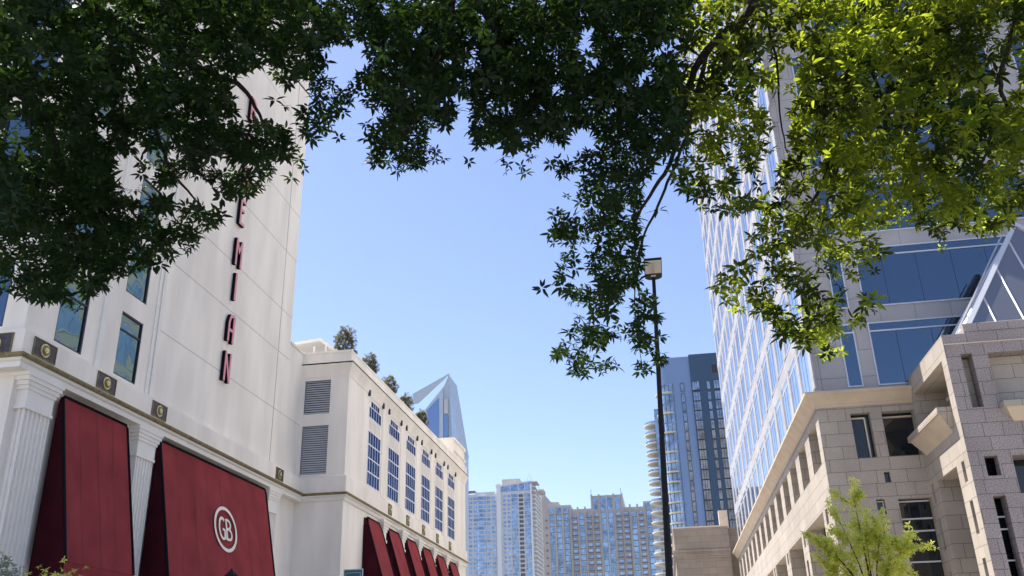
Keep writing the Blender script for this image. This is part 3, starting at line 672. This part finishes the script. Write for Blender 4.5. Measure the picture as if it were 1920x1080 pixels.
many('side_balcony', me_, tc, [(.3-.3*(i/15), 302, 79.2-3.13*i) for i in range(19)])
part('side_wing', MB().box(1.0, 2.9, 297, 318, 0, 84, 'tower_glass'), tc)

# ================================================================== STONE BLOCK
bs = thing('stone_block', 'plain beige stone building end behind the street lamp', 'building', (5, 118, 0))
s = MB().box(1.4, 7.75, 113, 135, 0, 18.25, 'block_stone').box(7.75, 9.5, 113.9, 135, 0, 18.2, 'block_stone'); part('wall', s, bs)
s = MB()
for z0, z1, g_ in ((14.75, 15.0, .12), (15.0, 15.25, .22), (15.25, 15.5, .14), (15.5, 15.72, .24)): s.box(1.4-g_, 7.75+.02, 113-g_, 135, z0, z1, 'block_stone')
part('string_course', s, bs)
part('coping', MB().box(1.3, 7.8, 112.9, 135, 18.25, 18.4, 'smooth_stone'), bs)
part('chimney', MB().box(7.4, 8.5, 122, 123, 18.2, 21.6, 'smooth_stone'), bs)

# ================================================================== OFFICE TOWER
ot = thing('office_tower', 'tall grey granite office tower with blue glass and white window frames', 'tower', (25, 80, 15))
OX, OY, OY1, OZ = 8.6, 48.5, 110.5, 121.5
fz = [15.5+4.4*i for i in range(24)]
s = MB(fnx(OX)).wall(OY, OY1, 15.0, OZ, [], 0, 'tower_stone'); s.fr = fny(OY); s.wall(OX, 45, 15.0, OZ, [], 0, 'tower_stone'); s.fr = fid
s.poly([(OX, OY1, 15), (45, OY1, 15), (45, OY1, OZ), (OX, OY1, OZ)], 'tower_stone').poly([(OX, OY, OZ), (45, OY, OZ), (45, OY1, OZ), (OX, OY1, OZ)], 'tower_stone').poly([(45, OY, 15), (45, OY1, 15), (45, OY1, OZ), (45, OY, OZ)], 'tower_stone')
part('wall', s, ot)
def owin(W, fr_, gm, mull=(), d=.07):
    H = 3.5; f = MB(fr_(0)); t = .07
    f.box(t, W-t, t, H-t, .0, .02, gm)
    for a in ((0, t, 0, H), (W-t, W, 0, H), (t, W-t, 0, t), (t, W-t, H-t, H), (t, W-t, 2.96, 3.04)): f.box(*a, .0, d, 'white_metal')
    for x in mull: f.box(x-.012, x+.012, t, 2.96, .0, .028, 'dark_frame')
    return f
many('window', owin(.78, fny, 'blue_glass'), ot, [(x, OY, z) for z in fz for x in (10.3, 22.75)])
many('window', owin(9.6, fny, 'blue_glass', (1.38, 3.16, 4.98, 6.76, 8.5)), ot, [(11.82, OY, z) for z in fz])
bw = owin(3.15, fnx, 'pale_glass', (1.05, 2.1), d=.05); bw.box(-.9, -.02, 0, 3.5, -.02, .07, 'tower_stone')
pl = [(OX, OY+.35+4.08*j, z) for z in fz for j in range(15)]
many('window', bw, ot, pl, 100)
s = MB(fnx(OX))
for z in fz: s.box(OY+.05, OY1, z+3.55, z+4.32, -.02, .04, 'tower_stone')
s.box(OY-.0, OY+.3, 15.1, OZ, -.02, .05, 'white_metal'); part('spandrel_band', s, ot)

# ================================================================== PODIUM
pd = thing('stone_podium', 'low stone building with deep sunlit window openings and flared cornice', 'building', (20, 80, 0))
PX, PY, PY1 = 8.5, 48.3, 112.6
holes = [(48.95+4.5*k+.35, 48.95+4.5*k+3.15, 11.76, 14.0, .55) for k in range(14)]
# lower floor: big openings and slits
for k in range(7):
    y = 51.3+9.0*k
    holes += [(y, y+6.6, 6.2, 9.66, 1.0)]
    holes += [(y-1.45, y-.75, 8.85, 9.62, .3), (y-1.45, y-.75, 6.5, 8.1, .3)] + ([(y-2.2, y-1.9, 8.85, 9.62, .3)] if k else [])
    holes += [(y, y+6.6, .2, 5.6, 1.0)]
s = MB(fnx(PX)).wall(PY, PY1, 0, 14.6, holes, .5, 'podium_stone', m_back='dark_glass')
s.fr = fny(PY)
hy = [(10.12, 11.08, 11.75, 14.07, .45), (11.65, 13.25, 11.75, 14.07, .6), (11.23, 11.52, 10.46, 10.99, .25), (10.63, 11.04, 8.9, 9.66, .3), (11.67, 13.25, .2, 9.64, .5)]
s.wall(PX, 13.25, 0, 14.6, hy, .5, 'podium_stone', m_back='dark_glass'); s.fr = fid
s.poly([(PX, PY1, 0), (40, PY1, 0), (40, PY1, 14.6), (PX, PY1, 14.6)], 'podium_stone')
part('wall', s, pd)
path = [(PX, PY1), (PX, PY), (13.24, PY)]; mit = [(-1, 0), (-1, -1), (0, -1)]
s = MB().sweep([(-.05, 14.42), (.08, 14.42), (.10, 14.56), (.16, 14.6), (.20, 14.66), (.44, 14.98), (.57, 15.06), (.57, 15.2), (.0, 15.24), (-2, 15.26)], path, mit, 'cornice_stone', {7: 'podium_stone', 8: 'podium_stone', 0: 'podium_stone'})
part('cornice', s, pd)
s = MB(fny(PY)); s.box(10.2, 10.85, 13.83, 13.90, -.44, -.30, 'smooth_stone').box(10.80, 10.87, 11.8, 13.83, -.44, -.30, 'smooth_stone'); part('window', s, pd)
s = MB(fny(PY)); s.box(11.7, 13.2, 13.82, 13.9, -.58, -.45, 'smooth_stone'); part('window', s, pd)
s = MB(fny(PY)); s.box(10.95, 11.0, 8.92, 9.6, -.28, -.18, 'smooth_stone').box(10.67, 10.95, 9.55, 9.6, -.28, -.18, 'smooth_stone'); part('window', s, pd)
s = MB(fny(PY))
s.box(11.67, 11.73, 3.5, 9.6, -.485, -.37, 'dark_frame')
for z in (9.5, 8.65, 8.06, 6.6, 5.2, 3.7): s.box(11.7, 13.2, z, z+.07, -.48, -.36, 'white_metal')
for x in (12.2, 12.7): s.box(x-.02, x+.02, 8.72, 9.5, -.48, -.40, 'dark_frame')
part('window', s, pd)
s = MB(fnx(PX))
for k in range(7):
    y = 51.3+9.0*k; s.box(y+2.1, y+2.2, 6.2, 9.66, -.95, -.85, 'smooth_stone').box(y+4.4, y+4.5, 6.2, 9.66, -.95, -.85, 'smooth_stone')
part('mullion', s, pd)

# ================================================================== PAVILION
pv = thing('entrance_pavilion', 'speckled granite corner pavilion with glazed pyramid roof beside the small tree', 'building', (17, 45, 0))
VX, VY = 13.25, 41.7
s = MB(fnx(VX)); T = .75
hx = [(42.42, 47.75, 12.3, 14.71, 5), (43.52, 46.68, .2, 10.13, 1.3)]
for a, b in ((42.37, 42.80), (47.6, 48.02)): hx += [(a, b, 9.25, 10.15, .3), (a, b, 7.05, 8.45, .3), (a, b, 4.4, 6.06, .3)]
s.wall(VY, PY, 0, 15.7, hx, .3, 'smooth_stone_wall' if False else 'podium_stone', m_rev='podium_stone', m_back='dark_void')
s.fr = fny(VY)
hy = [(13.88, 14.36, 12.28, 14.76, .7), (15.02, 19.4, 12.37, 14.73, 3.2), (13.88, 14.42, 9.29, 10.14, .5), (15.0, 19.4, 8.5, 10.12, 1.2), (13.88, 14.38, 5.0, 8.45, .7), (15.0, 19.4, .2, 7.9, 1.2)]
s.wall(VX, 24, 0, 15.22, hy, .5, 'rough_granite'); s.wall(VX, 24, 15.26, 15.7, [], 0, 'rough_granite')
s.fr = fid
s.box(VX-.02+.05, 24, VY-.05, VY+.3, 15.22, 15.26, 'smooth_stone')
s.poly([(VX, VY, 15.7), (24, VY, 15.7), (24, PY, 15.7), (VX, PY, 15.7)], 'podium_stone')
s.box(14.33, 24, VY+.25, VY+.65, 15.7, 16.25, 'rough_granite').box(14.33, 14.7, VY+.65, PY-.1, 15.7, 16.1, 'rough_granite')
s.poly([(VX+.3, VY+1.3, 0), (24, VY+1.3, 0), (24, VY+1.3, 12.2), (VX+.3, VY+1.3, 12.2)], 'dark_glass')
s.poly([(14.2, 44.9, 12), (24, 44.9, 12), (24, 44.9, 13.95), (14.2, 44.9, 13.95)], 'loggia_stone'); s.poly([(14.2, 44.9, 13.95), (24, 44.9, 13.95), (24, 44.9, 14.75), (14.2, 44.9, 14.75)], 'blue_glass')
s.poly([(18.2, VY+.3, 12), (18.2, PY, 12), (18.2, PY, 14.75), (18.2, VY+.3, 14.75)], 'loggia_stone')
part('wall', s, pv)
# round column inside the loggia
s = MB().tube([(14.9, 47.2, 12.3), (14.9, 47.2, 14.1)], .22, 'podium_stone', 14).tube([(14.9, 47.2, 14.1), (14.9, 47.2, 14.25)], [.3, .34], 'smooth_stone', 14).tube([(14.9, 47.2, 14.25), (14.9, 47.2, 14.7)], .26, 'podium_stone', 14)
part('column', s, pv)
# flared sills
def sill(fr_, u0, u1, zb, zt, p, parent):
    s = MB(fr_); c = p*.75
    b = [(u0+c, zb, 0), (u1-c, zb, 0), (u1-c*.2, zt-.28, p*.85), (u0+c*.2, zt-.28, p*.85)]
    s.poly(b, 'cornice_stone'); 
    s.poly([(u0+c, zb, 0), (u0+c*.2, zt-.28, p*.85), (u0, zt-.28, 0)], 'podium_stone'); s.poly([(u1-c, zb, 0), (u1-c*.2, zt-.28, p*.85), (u1, zt-.28, 0)], 'podium_stone')
    s.box(u0, u1, zt-.28, zt, 0, p, 'podium_stone')
    part('flared_sill', s, parent)
sill(fnx(VX), 42.5, 48.15, 11.55, 12.6, .62, pv)
sill(fny(VY), 15.0, 19.5, 11.58, 12.4, .55, pv)
s = MB(fny(VY))
for z in (7.63, 7.12, 5.85): s.box(13.9, 14.36, z, z+.06, -.66, -.56, 'white_metal')
part('mullion', s, pv)
# glazed pyramid
BL, BR, FY, BY, BZ = 14.72, 23.42, 42.3, 48.3, 16.3; AP = (19.07, 45.3, 22.5)
c4 = [(BL, FY, BZ), (BR, FY, BZ), (BR, BY, BZ), (BL, BY, BZ)]
s = MB()
for i in range(4): s.poly([c4[i], c4[(i+1) % 4], AP], 'skylight_glass')
o = part('skylight', s, pv)
s = MB()
for i in range(4): s.tube([c4[i], AP], .16 if i < 2 else .07, 'white_metal', 4)
for i in range(4): s.tube([c4[i], c4[(i+1) % 4]], .08, 'white_metal', 4)
def on_face(a, b, u, top):  # bar rising in a face from base fraction u up to the hip edge
    a, b, t = np.array(a), np.array(b), np.array(AP); base = a+(b-a)*u; k = 1-abs(2*u-1)
    hip = (a if u < .5 else b); p = hip+(t-hip)*k; return [tuple(base), tuple(p)]
for i, us in ((0, (.14, .28, .42, .58, .72, .86)), (3, (.2, .4, .6, .8))):
    for u in us: s.tube(on_face(c4[i], c4[(i+1) % 4], u, 0), .05, 'white_metal', 4)
part('frame', s, o)
s = MB(); a = np.array((BL-.28, FY+1.2, BZ-.1)); b = np.array((18.3, 45.3, 21.9))
for d in (0, .28): s.tube([a+(0, d, 0), a*.45+b*.55+(0, d, 0), b+(0, d, 0)], .03, 'white_metal', 5)
for i in range(1, 14): q = a+(b-a)*i/14; s.tube([q, q+(0, .28, 0)], .018, 'white_metal', 4)
part('roof_ladder', s, pv)

# ================================================================== STREET LAMP
lp = thing('street_lamp', 'slim black street lamp with flat shoebox head above the pavement', 'street lamp', (-.04, 18, .13))
part('pole', MB().tube([(-.04, 18, .13), (.0, 18, .5), (.08, 18, 3.4), (.19, 18, 6.5), (.30, 18, 9.42)], [.12, .078, .070, .052, .038], 'pole_black', 14), lp)
part('base', MB().tube([(-.04, 18, .13), (-.04, 18, .45), (-.03, 18, .6)], [.2, .19, .12], 'pole_black', 14), lp)
q = [(.30+.18*math.cos(t), 17.98+.16*math.sin(t)) for t in [math.pi*i/10 for i in range(11)]]
s = MB(); s.prism([(.12, 17.12), (.48, 17.12), (.48, 17.97)]+q+[(.12, 17.97)], 9.44, 9.49, 'pole_black'); o = part('lamp_head', s, lp)
part('lens', MB().box(.135, .465, 17.13, 17.72, 9.41, 9.438, 'lamp_lens').box(.295, .305, 17.2, 17.72, 9.405, 9.41, 'louvre'), o)
part('sensor', MB().box(.25, .35, 17.86, 17.92, 9.425, 9.439, 'white_paint'), o)
# decorative lantern by the awnings
lt = thing('lantern_post', 'black ornamental lamp post topped with a leafy finial before the wide awning', 'street lamp', (-12.3, 25.9, .13))
part('pole', MB().tube([(-12.3, 25.9, .13), (-12.3, 25.9, .8), (-12.3, 25.9, 3.7)], [.14, .07, .05], 'pole_black', 10), lt)
part('lantern', MB().tube([(-12.3, 25.9, 3.7), (-12.3, 25.9, 3.95), (-12.3, 25.9, 4.3), (-12.3, 25.9, 4.5), (-12.3, 25.9, 4.62)], [.08, .2, .24, .2, .1], 'pole_black', 12), lt)
s = MB()
for i in range(10):
    t = 2*math.pi*i/10; x, y = -12.3+.11*math.cos(t), 25.9+.11*math.sin(t); s.tube([(x, y, 4.58), (x+.05*math.cos(t), y+.05*math.sin(t), 4.72), (x-.02*math.cos(t), y-.02*math.sin(t), 4.82)], [.04, .035, .008], 'pole_black', 5)
s.tube([(-12.3, 25.9, 4.6), (-12.3, 25.9, 4.8), (-12.3, 25.9, 4.93)], [.1, .08, .01], 'pole_black', 8); part('finial', s, lt)
# green sign
sg = thing('street_sign', 'small teal sign with pale border on a post before the wing awnings', 'sign', (-12.1, 36.2, .13))
part('post', MB().tube([(-12.1, 36.25, .13), (-12.1, 36.25, 5.95)], .05, 'pole_black', 8), sg)
o = part('panel', MB(fny(36.2)).box(-12.5, -11.7, 4.9, 6.0, -.03, 0, 'sign_edge').box(-12.46, -11.74, 4.94, 5.96, .0, .006, 'sign_green').box(-12.40, -11.8, 5.0, 5.86, .006, .009, 'sign_edge').box(-12.385, -11.815, 5.015, 5.845, .009, .012, 'sign_green'), sg)

# ================================================================== SMALL PLANTS AT STREET LEVEL
def cloud(fn, n): return [fn() for _ in range(n)]
yt = thing('young_tree', 'small sunlit yellow green tree in front of the stone corner', 'tree', (6.0, 30, .13))
tr = MB().tube([(6.0, 30, .13), (6.02, 30, 2.0), (6.05, 30, 3.2)], [.09, .075, .06], 'bark', 8)
ends = [(5.95, 30, 6.78, 6.3), (4.75, 29.7, 5.5, 4.6), (5.1, 30.3, 5.2, 4.3), (6.6, 30, 5.8, 4.8), (7.4, 29.9, 5.5, 4.6), (7.1, 30.2, 4.7, 3.9), (5.4, 29.8, 5.95, 4.7), (6.2, 30.3, 5.7, 4.6), (4.9, 30, 4.6, 3.8), (6.7, 29.6, 4.9, 4.1)]
bm_ = MB(); lp_ = []
for x, y, z, _ in ends:
    a = np.array((6.05, 30, 3.0)); b = np.array((x, y, z)); mid = a*.45+b*.55+np.array(((6.05-x)*.12, 0, .1))
    bm_.tube([a, mid, b], [.04, .022, .006], 'bark', 5)
    n = 120
    for i in range(n):
        t = rng.uniform(.35, 1.0); p = (a*(1-t)+mid*t) if t < .5 else (mid*(1-(t-.5)*2)+b*(t-.5)*2); lp_.append(p+rng.normal(0, .13+.12*(1-t), 3)-np.array((0, 0, .03)))
    for k in range(3):
        t = rng.uniform(.5, .95); p = mid*(1-t)+b*t; q = p+rng.normal(0, .35, 3)+np.array((0, 0, .15)); bm_.tube([p, q], [.012, .004], 'bark', 4)
        lp_ += [p+(q-p)*rng.uniform(.2, 1.1)+rng.normal(0, .06, 3) for _ in range(34)]
part('trunk', tr, yt); part('branches', bm_, yt); leaves('crown', lp_, yt, 'leaf_young', 1.05)
# shrubby tree in the lower left corner
ct = thing('corner_tree', 'grey green bushy treetop by the fluted corner pilaster', 'tree', (-14.9, 19.0, .13))
part('trunk', MB().tube([(-14.9, 19, .13), (-14.85, 19, 2), (-14.8, 19, 3.3)], [.1, .08, .05], 'bark', 8), ct)
pts = []
for i in range(900):
    q = rng.normal(0, 1, 3); q /= np.linalg.norm(q); q *= rng.uniform(.1, 1)**.4; pts.append((-14.75+q[0]*.95, 19+q[1]*.9, 3.7+q[2]*.92+.1*math.sin(q[0]*9)))
leaves('crown', pts, ct, 'leaf_silver', .65)
cb = thing('leafy_shrub', 'bright green shrub tip under the first awning', 'shrub', (-13.3, 19.4, .13))
part('stem', MB().tube([(-13.3, 19.4, .13), (-13.3, 19.4, 3.4)], [.05, .02], 'bark', 6), cb)
leaves('foliage', [(-13.3+rng.normal(0, .28), 19.4+rng.normal(0, .28), 3.75+rng.normal(0, .22)) for _ in range(260)], cb, 'leaf_young', .8)

# ================================================================== BIG TREES OVERHEAD
def inside(poly, P):
    poly = np.array(poly, float); x, y = P[:, 0], P[:, 1]; r = np.zeros(len(P), bool); j = len(poly)-1
    for i in range(len(poly)):
        xi, yi = poly[i]; xj, yj = poly[j]
        c = ((yi > y) != (yj > y)) & (x < (xj-xi)*(y-yi)/(yj-yi+1e-9)+xi); r ^= c; j = i
    return r
LEFT = [(-60, -60), (690, -60), (680, 60), (640, 95), (615, 115), (640, 170), (655, 205), (620, 235), (640, 260), (590, 268), (560, 255), (550, 225), (575, 200), (585, 160), (570, 145), (530, 160), (500, 120), (450, 140), (430, 170), (440, 205), (470, 225), (500, 235), (530, 230), (560, 270), (575, 320), (550, 338), (510, 330), (490, 350), (450, 372), (405, 370), (395, 340), (345, 325), (330, 340), (310, 365), (350, 378), (410, 395), (420, 412), (380, 440), (355, 470), (325, 480), (322, 505), (270, 500), (240, 515), (200, 540), (160, 560), (145, 585), (125, 565), (60, 562), (20, 550), (-60, 540)]
LGAP = [(640, 110, 40, 26), (30, 245, 28, 32), (205, 12, 26, 14), (262, 345, 34, 36), (230, 320, 24, 22), (105, 55, 8, 10), (420, 230, 12, 9), (395, 115, 12, 8), (270, 290, 24, 14), (8, 300, 10, 8), (610, 300, 30, 30), (250, 400, 14, 10), (300, 400, 10, 6)]
MIDP = [(690, -60), (1290, -60), (1290, 250), (1275, 330), (1230, 290), (1215, 330), (1195, 400), (1195, 440), (1205, 520), (1200, 545), (1225, 560), (1240, 620), (1262, 655), (1235, 690), (1215, 715), (1195, 700), (1190, 660), (1150, 665), (1160, 690), (1120, 700), (1075, 712), (1070, 690), (1040, 680), (1030, 650), (1060, 635), (1085, 590), (1050, 565), (1060, 545), (1030, 525), (1055, 480), (1030, 460), (1035, 420), (1040, 395), (1080, 375), (1085, 350), (1110, 320), (1125, 290), (1120, 240), (1060, 240), (1060, 268), (1030, 262), (1000, 265), (1002, 295), (985, 330), (950, 325), (938, 300), (960, 285), (930, 270), (890, 278), (880, 245), (885, 205), (865, 190), (850, 215), (835, 240), (800, 245), (832, 295), (835, 312), (790, 312), (755, 320), (735, 330), (720, 315), (695, 305), (690, 270), (680, 240), (690, 215), (650, 205), (640, 180), (655, 150), (690, 130), (685, 80), (660, 50)]
MGAP = [(1100, 85, 16, 34), (1120, 120, 26, 12), (1030, 95, 12, 12), (1160, 60, 10, 8), (700, 225, 14, 12), (815, 262, 20, 14), (770, 178, 12, 7), (1175, 400, 12, 20), (1110, 460, 14, 10), (1110, 530, 18, 12), (1075, 520, 16, 22), (1130, 600, 16, 10), (1160, 655, 30, 16), (1180, 560, 12, 16), (845, 15, 9, 9), (720, 20, 14, 12), (1210, 140, 14, 12), (975, 240, 10, 8), (1060, 215, 10, 12), (1225, 150, 10, 14), (890, 60, 8, 10), (780, 60, 12, 8), (880, 200, 12, 14)]
RIGP = [(1250, -60), (1990, -60), (1990, 380), (1900, 395), (1895, 430), (1850, 440), (1790, 450), (1762, 470), (1745, 430), (1690, 425), (1640, 430), (1600, 440), (1650, 455), (1672, 490), (1655, 520), (1610, 530), (1640, 560), (1645, 585), (1600, 605), (1610, 655), (1590, 640), (1565, 690), (1545, 665), (1500, 650), (1470, 640), (1445, 600), (1400, 585), (1375, 595), (1340, 555), (1350, 515), (1395, 490), (1400, 455), (1425, 425), (1440, 400), (1410, 390), (1375, 420), (1345, 438), (1310, 410), (1285, 380), (1265, 345), (1270, 250)]
RGAP = [(1480, 150, 20, 40), (1465, 240, 18, 60), (1490, 100, 22, 16), (1440, 330, 18, 24), (1395, 350, 22, 16), (1545, 385, 18, 26), (1510, 480, 22, 26), (1520, 310, 14, 16), (1350, 380, 20, 12), (1460, 560, 14, 10), (1500, 590, 14, 14), (1590, 560, 16, 20), (1540, 50, 16, 14), (1640, 65, 14, 14), (1880, 170, 22, 24), (1870, 60, 18, 20), (1905, 120, 14, 50), (1570, 440, 18, 20), (1790, 60, 12, 12), (1700, 90, 12, 8), (1850, 90, 24, 12), (1425, 180, 16, 30), (1440, 130, 14, 20)]
def crown_pts(poly, gaps, n_clump, per, near, far, spread=.17, thin=None, nh=0):
    xs = [p[0] for p in poly]; ys = [p[1] for p in poly]; out = []
    P = np.stack([rng.uniform(min(xs), max(xs), n_clump*6), rng.uniform(min(ys), max(ys), n_clump*6)], 1)
    P = P[inside(poly, P)][:n_clump]
    if thin: P = P[~(thin(P[:, 0], P[:, 1]) & (rng.uniform(size=len(P)) < .45))]
    for x, y in P:
        d = near+(far-near)*rng.uniform()**.8
        c = sight(x, y, d)
        q = c+rng.normal(0, spread, (per, 3))*np.array([1, 1, .7])
        out.append(q)
    Q = np.concatenate(out)
    # keep the outline and the gaps: where a sprig would hang into clear air, none grows
    d = Q-EYE; zf = d@FW; px = 960+F_PX*(d@RT)/zf; py = 540-F_PX*(d@UP)/zf
    keep = inside(poly, np.stack([px, py], 1)) | (rng.uniform(size=len(Q)) < .012)
    holes = list(gaps)
    for i in range(nh): holes.append((rng.uniform(min(xs), max(xs)), rng.uniform(max(min(ys), 0), max(ys)), rng.uniform(9, 20), rng.uniform(7, 16)))
    for gx, gy, a, b in holes:
        k = ((px-gx)/a)**2+((py-gy)/b)**2; keep &= ~((k < 1.15) & (rng.uniform(size=len(Q)) < .93))
    return Q[keep]
def crown_shade(n, box, shape=1.):
    """unseen rest of the crown, added above and beside the view to shade it"""
    (x0, x1), (y0, y1), (z0, z1) = box
    K = n//60
    Q = np.stack([rng.uniform(x0, x1, K), rng.uniform(y0, y1, K), rng.uniform(z0, z1, K)], 1)
    Q = (Q[:, None, :]+rng.normal(0, .45, (K, 60, 3))*np.array([1, 1, .5])).reshape(-1, 3)
    c = np.array([(x0+x1)/2, (y0+y1)/2, z0]); r = np.array([(x1-x0)/2, (y1-y0)/2, (z1-z0)])
    Q = Q[(((Q-c)/r)**2).sum(1) < 1]
    d = Q-EYE; zf = np.maximum(d@FW, .01); px = 960+F_PX*(d@RT)/zf; py = 540-F_PX*(d@UP)/zf
    vis = (d@FW > 0) & (px > -80) & (px < 2000) & (py > -30)
    return Q[~vis]
def limb(m, pts, r0, r1, jit=.06, k=7):
    """a branch through photo positions (x, y, distance)"""
    W = [sight(*p) for p in pts]; out = []; E_ = [W[0]*2-W[1]]+W+[W[-1]*2-W[-2]]
    for i in range(1, len(E_)-2):
        p0, p1, p2, p3 = E_[i-1:i+3]
        for j in range(6):
            t = j/6; out.append(.5*(2*p1+(p2-p0)*t+(2*p0-5*p1+4*p2-p3)*t*t+(3*p1-p0-3*p2+p3)*t**3)+rng.normal(0, jit*.1, 3))
    out.append(W[-1]); n = len(out); m.tube(out, [r0+(r1-r0)*(i/(n-1)) for i in range(n)], 'bark', k)
def raw(m, pts, r0, r1, k=9):
    n = len(pts); m.tube(pts, [r0+(r1-r0)*(i/(n-1)) for i in range(n)], 'bark', k)

t1 = thing('maple_tree', 'dark leafy street tree filling the upper left in front of the hotel', 'tree', (-7.2, 2.6, .1))
m = MB(); raw(m, [(-7.2, 2.6, 0), (-7.15, 2.7, 1.8), (-7.0, 2.9, 3.4), (-6.8, 3.3, 4.8)], .26, .17); part('trunk', m, t1)
m = MB(); base = (-6.8, 3.3, 4.6)
raw(m, [base, (-6.6, 4.4, 6.2), tuple(sight(-80, 130, 9))], .13, .08); limb(m, [(-80, 130, 9), (60, 190, 9.2), (130, 330, 9.4), (230, 430, 9.6), (330, 450, 9.8)], .07, .012)
raw(m, [base, (-5.6, 3.9, 7.0), tuple(sight(80, -60, 8.6))], .13, .08); limb(m, [(80, -60, 8.6), (240, 60, 8.9), (380, 130, 9.2), (455, 165, 9.3), (500, 240, 9.5), (545, 300, 9.6)], .05, .004)
limb(m, [(240, 60, 8.9), (290, 240, 9.2), (330, 330, 9.4), (400, 410, 9.6)], .03, .006); limb(m, [(380, 130, 9.2), (520, 120, 9.3), (600, 200, 9.5)], .012, .004)
limb(m, [(80, -60, 8.6), (330, -20, 8.8), (560, 60, 9.1)], .04, .008); part('branches', m, t1)
pts = np.concatenate([crown_pts(LEFT, LGAP, 580, 13, 7.6, 11.2, nh=75), crown_shade(14000, ((-12, -2), (1.5, 15), (5.5, 15)))])
leaves('crown', pts, t1, 'leaf_shaded', .76)

t2 = thing('maple_tree', 'street tree with dark leaves hanging over the sky beside the street lamp', 'tree', (-1.9, -1.8, .1))
m = MB(); raw(m, [(-1.9, -1.8, 0), (-1.85, -1.7, 2), (-1.7, -1.3, 4), (-1.5, -.6, 5.4)], .3, .2); part('trunk', m, t2)
m = MB(); base = (-1.5, -.6, 5.2)
raw(m, [base, (-1.2, 1.6, 7.0), tuple(sight(1420, -40, 8.2))], .16, .1); limb(m, [(1420, -40, 8.2), (1400, 30, 8.4), (1330, 90, 8.6), (1285, 180, 8.9), (1262, 292, 9.1), (1210, 380, 9.3), (1172, 450, 9.5)], .05, .009)
limb(m, [(1330, 90, 8.6), (1300, 200, 8.8), (1276, 285, 9.0), (1240, 370, 9.2), (1205, 450, 9.4), (1180, 520, 9.5), (1110, 560, 9.6)], .022, .006)
limb(m, [(1172, 450, 9.5), (1120, 560, 9.6), (1090, 660, 9.7)], .012, .004); limb(m, [(1205, 450, 9.4), (1190, 560, 9.5), (1205, 690, 9.6)], .010, .003)
raw(m, [base, (-1.8, 1.8, 7.4), tuple(sight(850, -60, 8.4))], .13, .08); limb(m, [(850, -60, 8.4), (840, 60, 8.6), (800, 160, 8.9), (770, 250, 9.1)], .045, .01)
limb(m, [(850, -60, 8.4), (940, 80, 8.7), (950, 200, 9.0), (960, 290, 9.2)], .04, .008); limb(m, [(1285, 180, 8.9), (1180, 240, 9.1), (1120, 285, 9.2), (1050, 325, 9.3)], .014, .003)
limb(m, [(840, 60, 8.6), (730, 110, 8.9), (640, 190, 9.1)], .02, .004); part('branches', m, t2)
pts = np.concatenate([crown_pts(MIDP, MGAP, 600, 13, 7.6, 10.8, thin=lambda x, y: (x > 1000) & (y > 330), nh=90), crown_pts([(1025, 300), (1100, 285), (1125, 290), (1110, 312), (1085, 325), (1050, 335)], [], 9, 7, 9, 9.6, .10), crown_shade(14000, ((-5.2, 4), (-2, 15), (6.4, 15)))])
leaves('crown', pts, t2, 'leaf_shaded', .76)

t3 = thing('maple_tree', 'sunlit green street tree filling the upper right before the office tower', 'tree', (6.6, 4.2, .13))
m = MB(); raw(m, [(6.6, 4.2, 0), (6.55, 4.2, 2), (6.3, 4.4, 4), (5.9, 4.8, 5.6)], .27, .18); part('trunk', m, t3)
m = MB(); base = (5.9, 4.8, 5.4)
raw(m, [base, (4.9, 5.4, 7.2), tuple(sight(1640, -60, 8.9))], .14, .09); limb(m, [(1640, -60, 8.9), (1610, 40, 9.1), (1590, 150, 9.3), (1573, 240, 9.5), (1560, 285, 9.6), (1530, 370, 9.8), (1495, 435, 10)], .05, .010)
limb(m, [(1573, 240, 9.5), (1570, 320, 9.7), (1545, 400, 9.9), (1530, 500, 10)], .016, .005); limb(m, [(1610, 40, 9.1), (1640, 150, 9.4), (1690, 260, 9.7), (1740, 360, 10)], .02, .005)
raw(m, [base, (5.6, 6.0, 7.0), tuple(sight(1925, -40, 9.0))], .12, .06); limb(m, [(1925, -40, 9.0), (1900, 50, 9.2), (1875, 160, 9.4), (1885, 210, 9.6), (1830, 330, 9.9), (1810, 400, 10)], .03, .006)
limb(m, [(1420, -40, 8.9), (1455, 110, 9.3), (1462, 210, 9.5), (1480, 310, 9.7)], .014, .006); limb(m, [(1640, -60, 8.9), (1480, -30, 8.9), (1420, -40, 8.9)], .03, .014)
part('branches', m, t3)
ra, rb = crown_pts(RIGP, RGAP, 590, 13, 7.8, 11.2, .19, thin=lambda x, y: (y > 420) | (x < 1480), nh=130), crown_shade(30000, ((1.0, 11), (3.0, 17), (6.6, 15.5)))
leaves('crown', np.concatenate([ra, rb]), t3, 'leaf_sun_patch', .82)

# ================================================================== AIR
hm = bpy.data.materials.new('haze'); hm.use_nodes = True; n = hm.node_tree.nodes; n.remove(n['Principled BSDF'])
pv_ = n.new('ShaderNodeVolumePrincipled'); pv_.inputs['Color'].default_value = (.85, .92, 1, 1); pv_.inputs['Density'].default_value = .00007; pv_.inputs['Anisotropy'].default_value = .3
hm.node_tree.links.new(pv_.outputs[0], n['Material Output'].inputs['Volume']); MATS['haze'] = hm
hz = link('haze', MB().box(-900, 900, -250, 1250, -1.5, 133, 'haze').mesh('haze')); hz['kind'] = 'stuff'
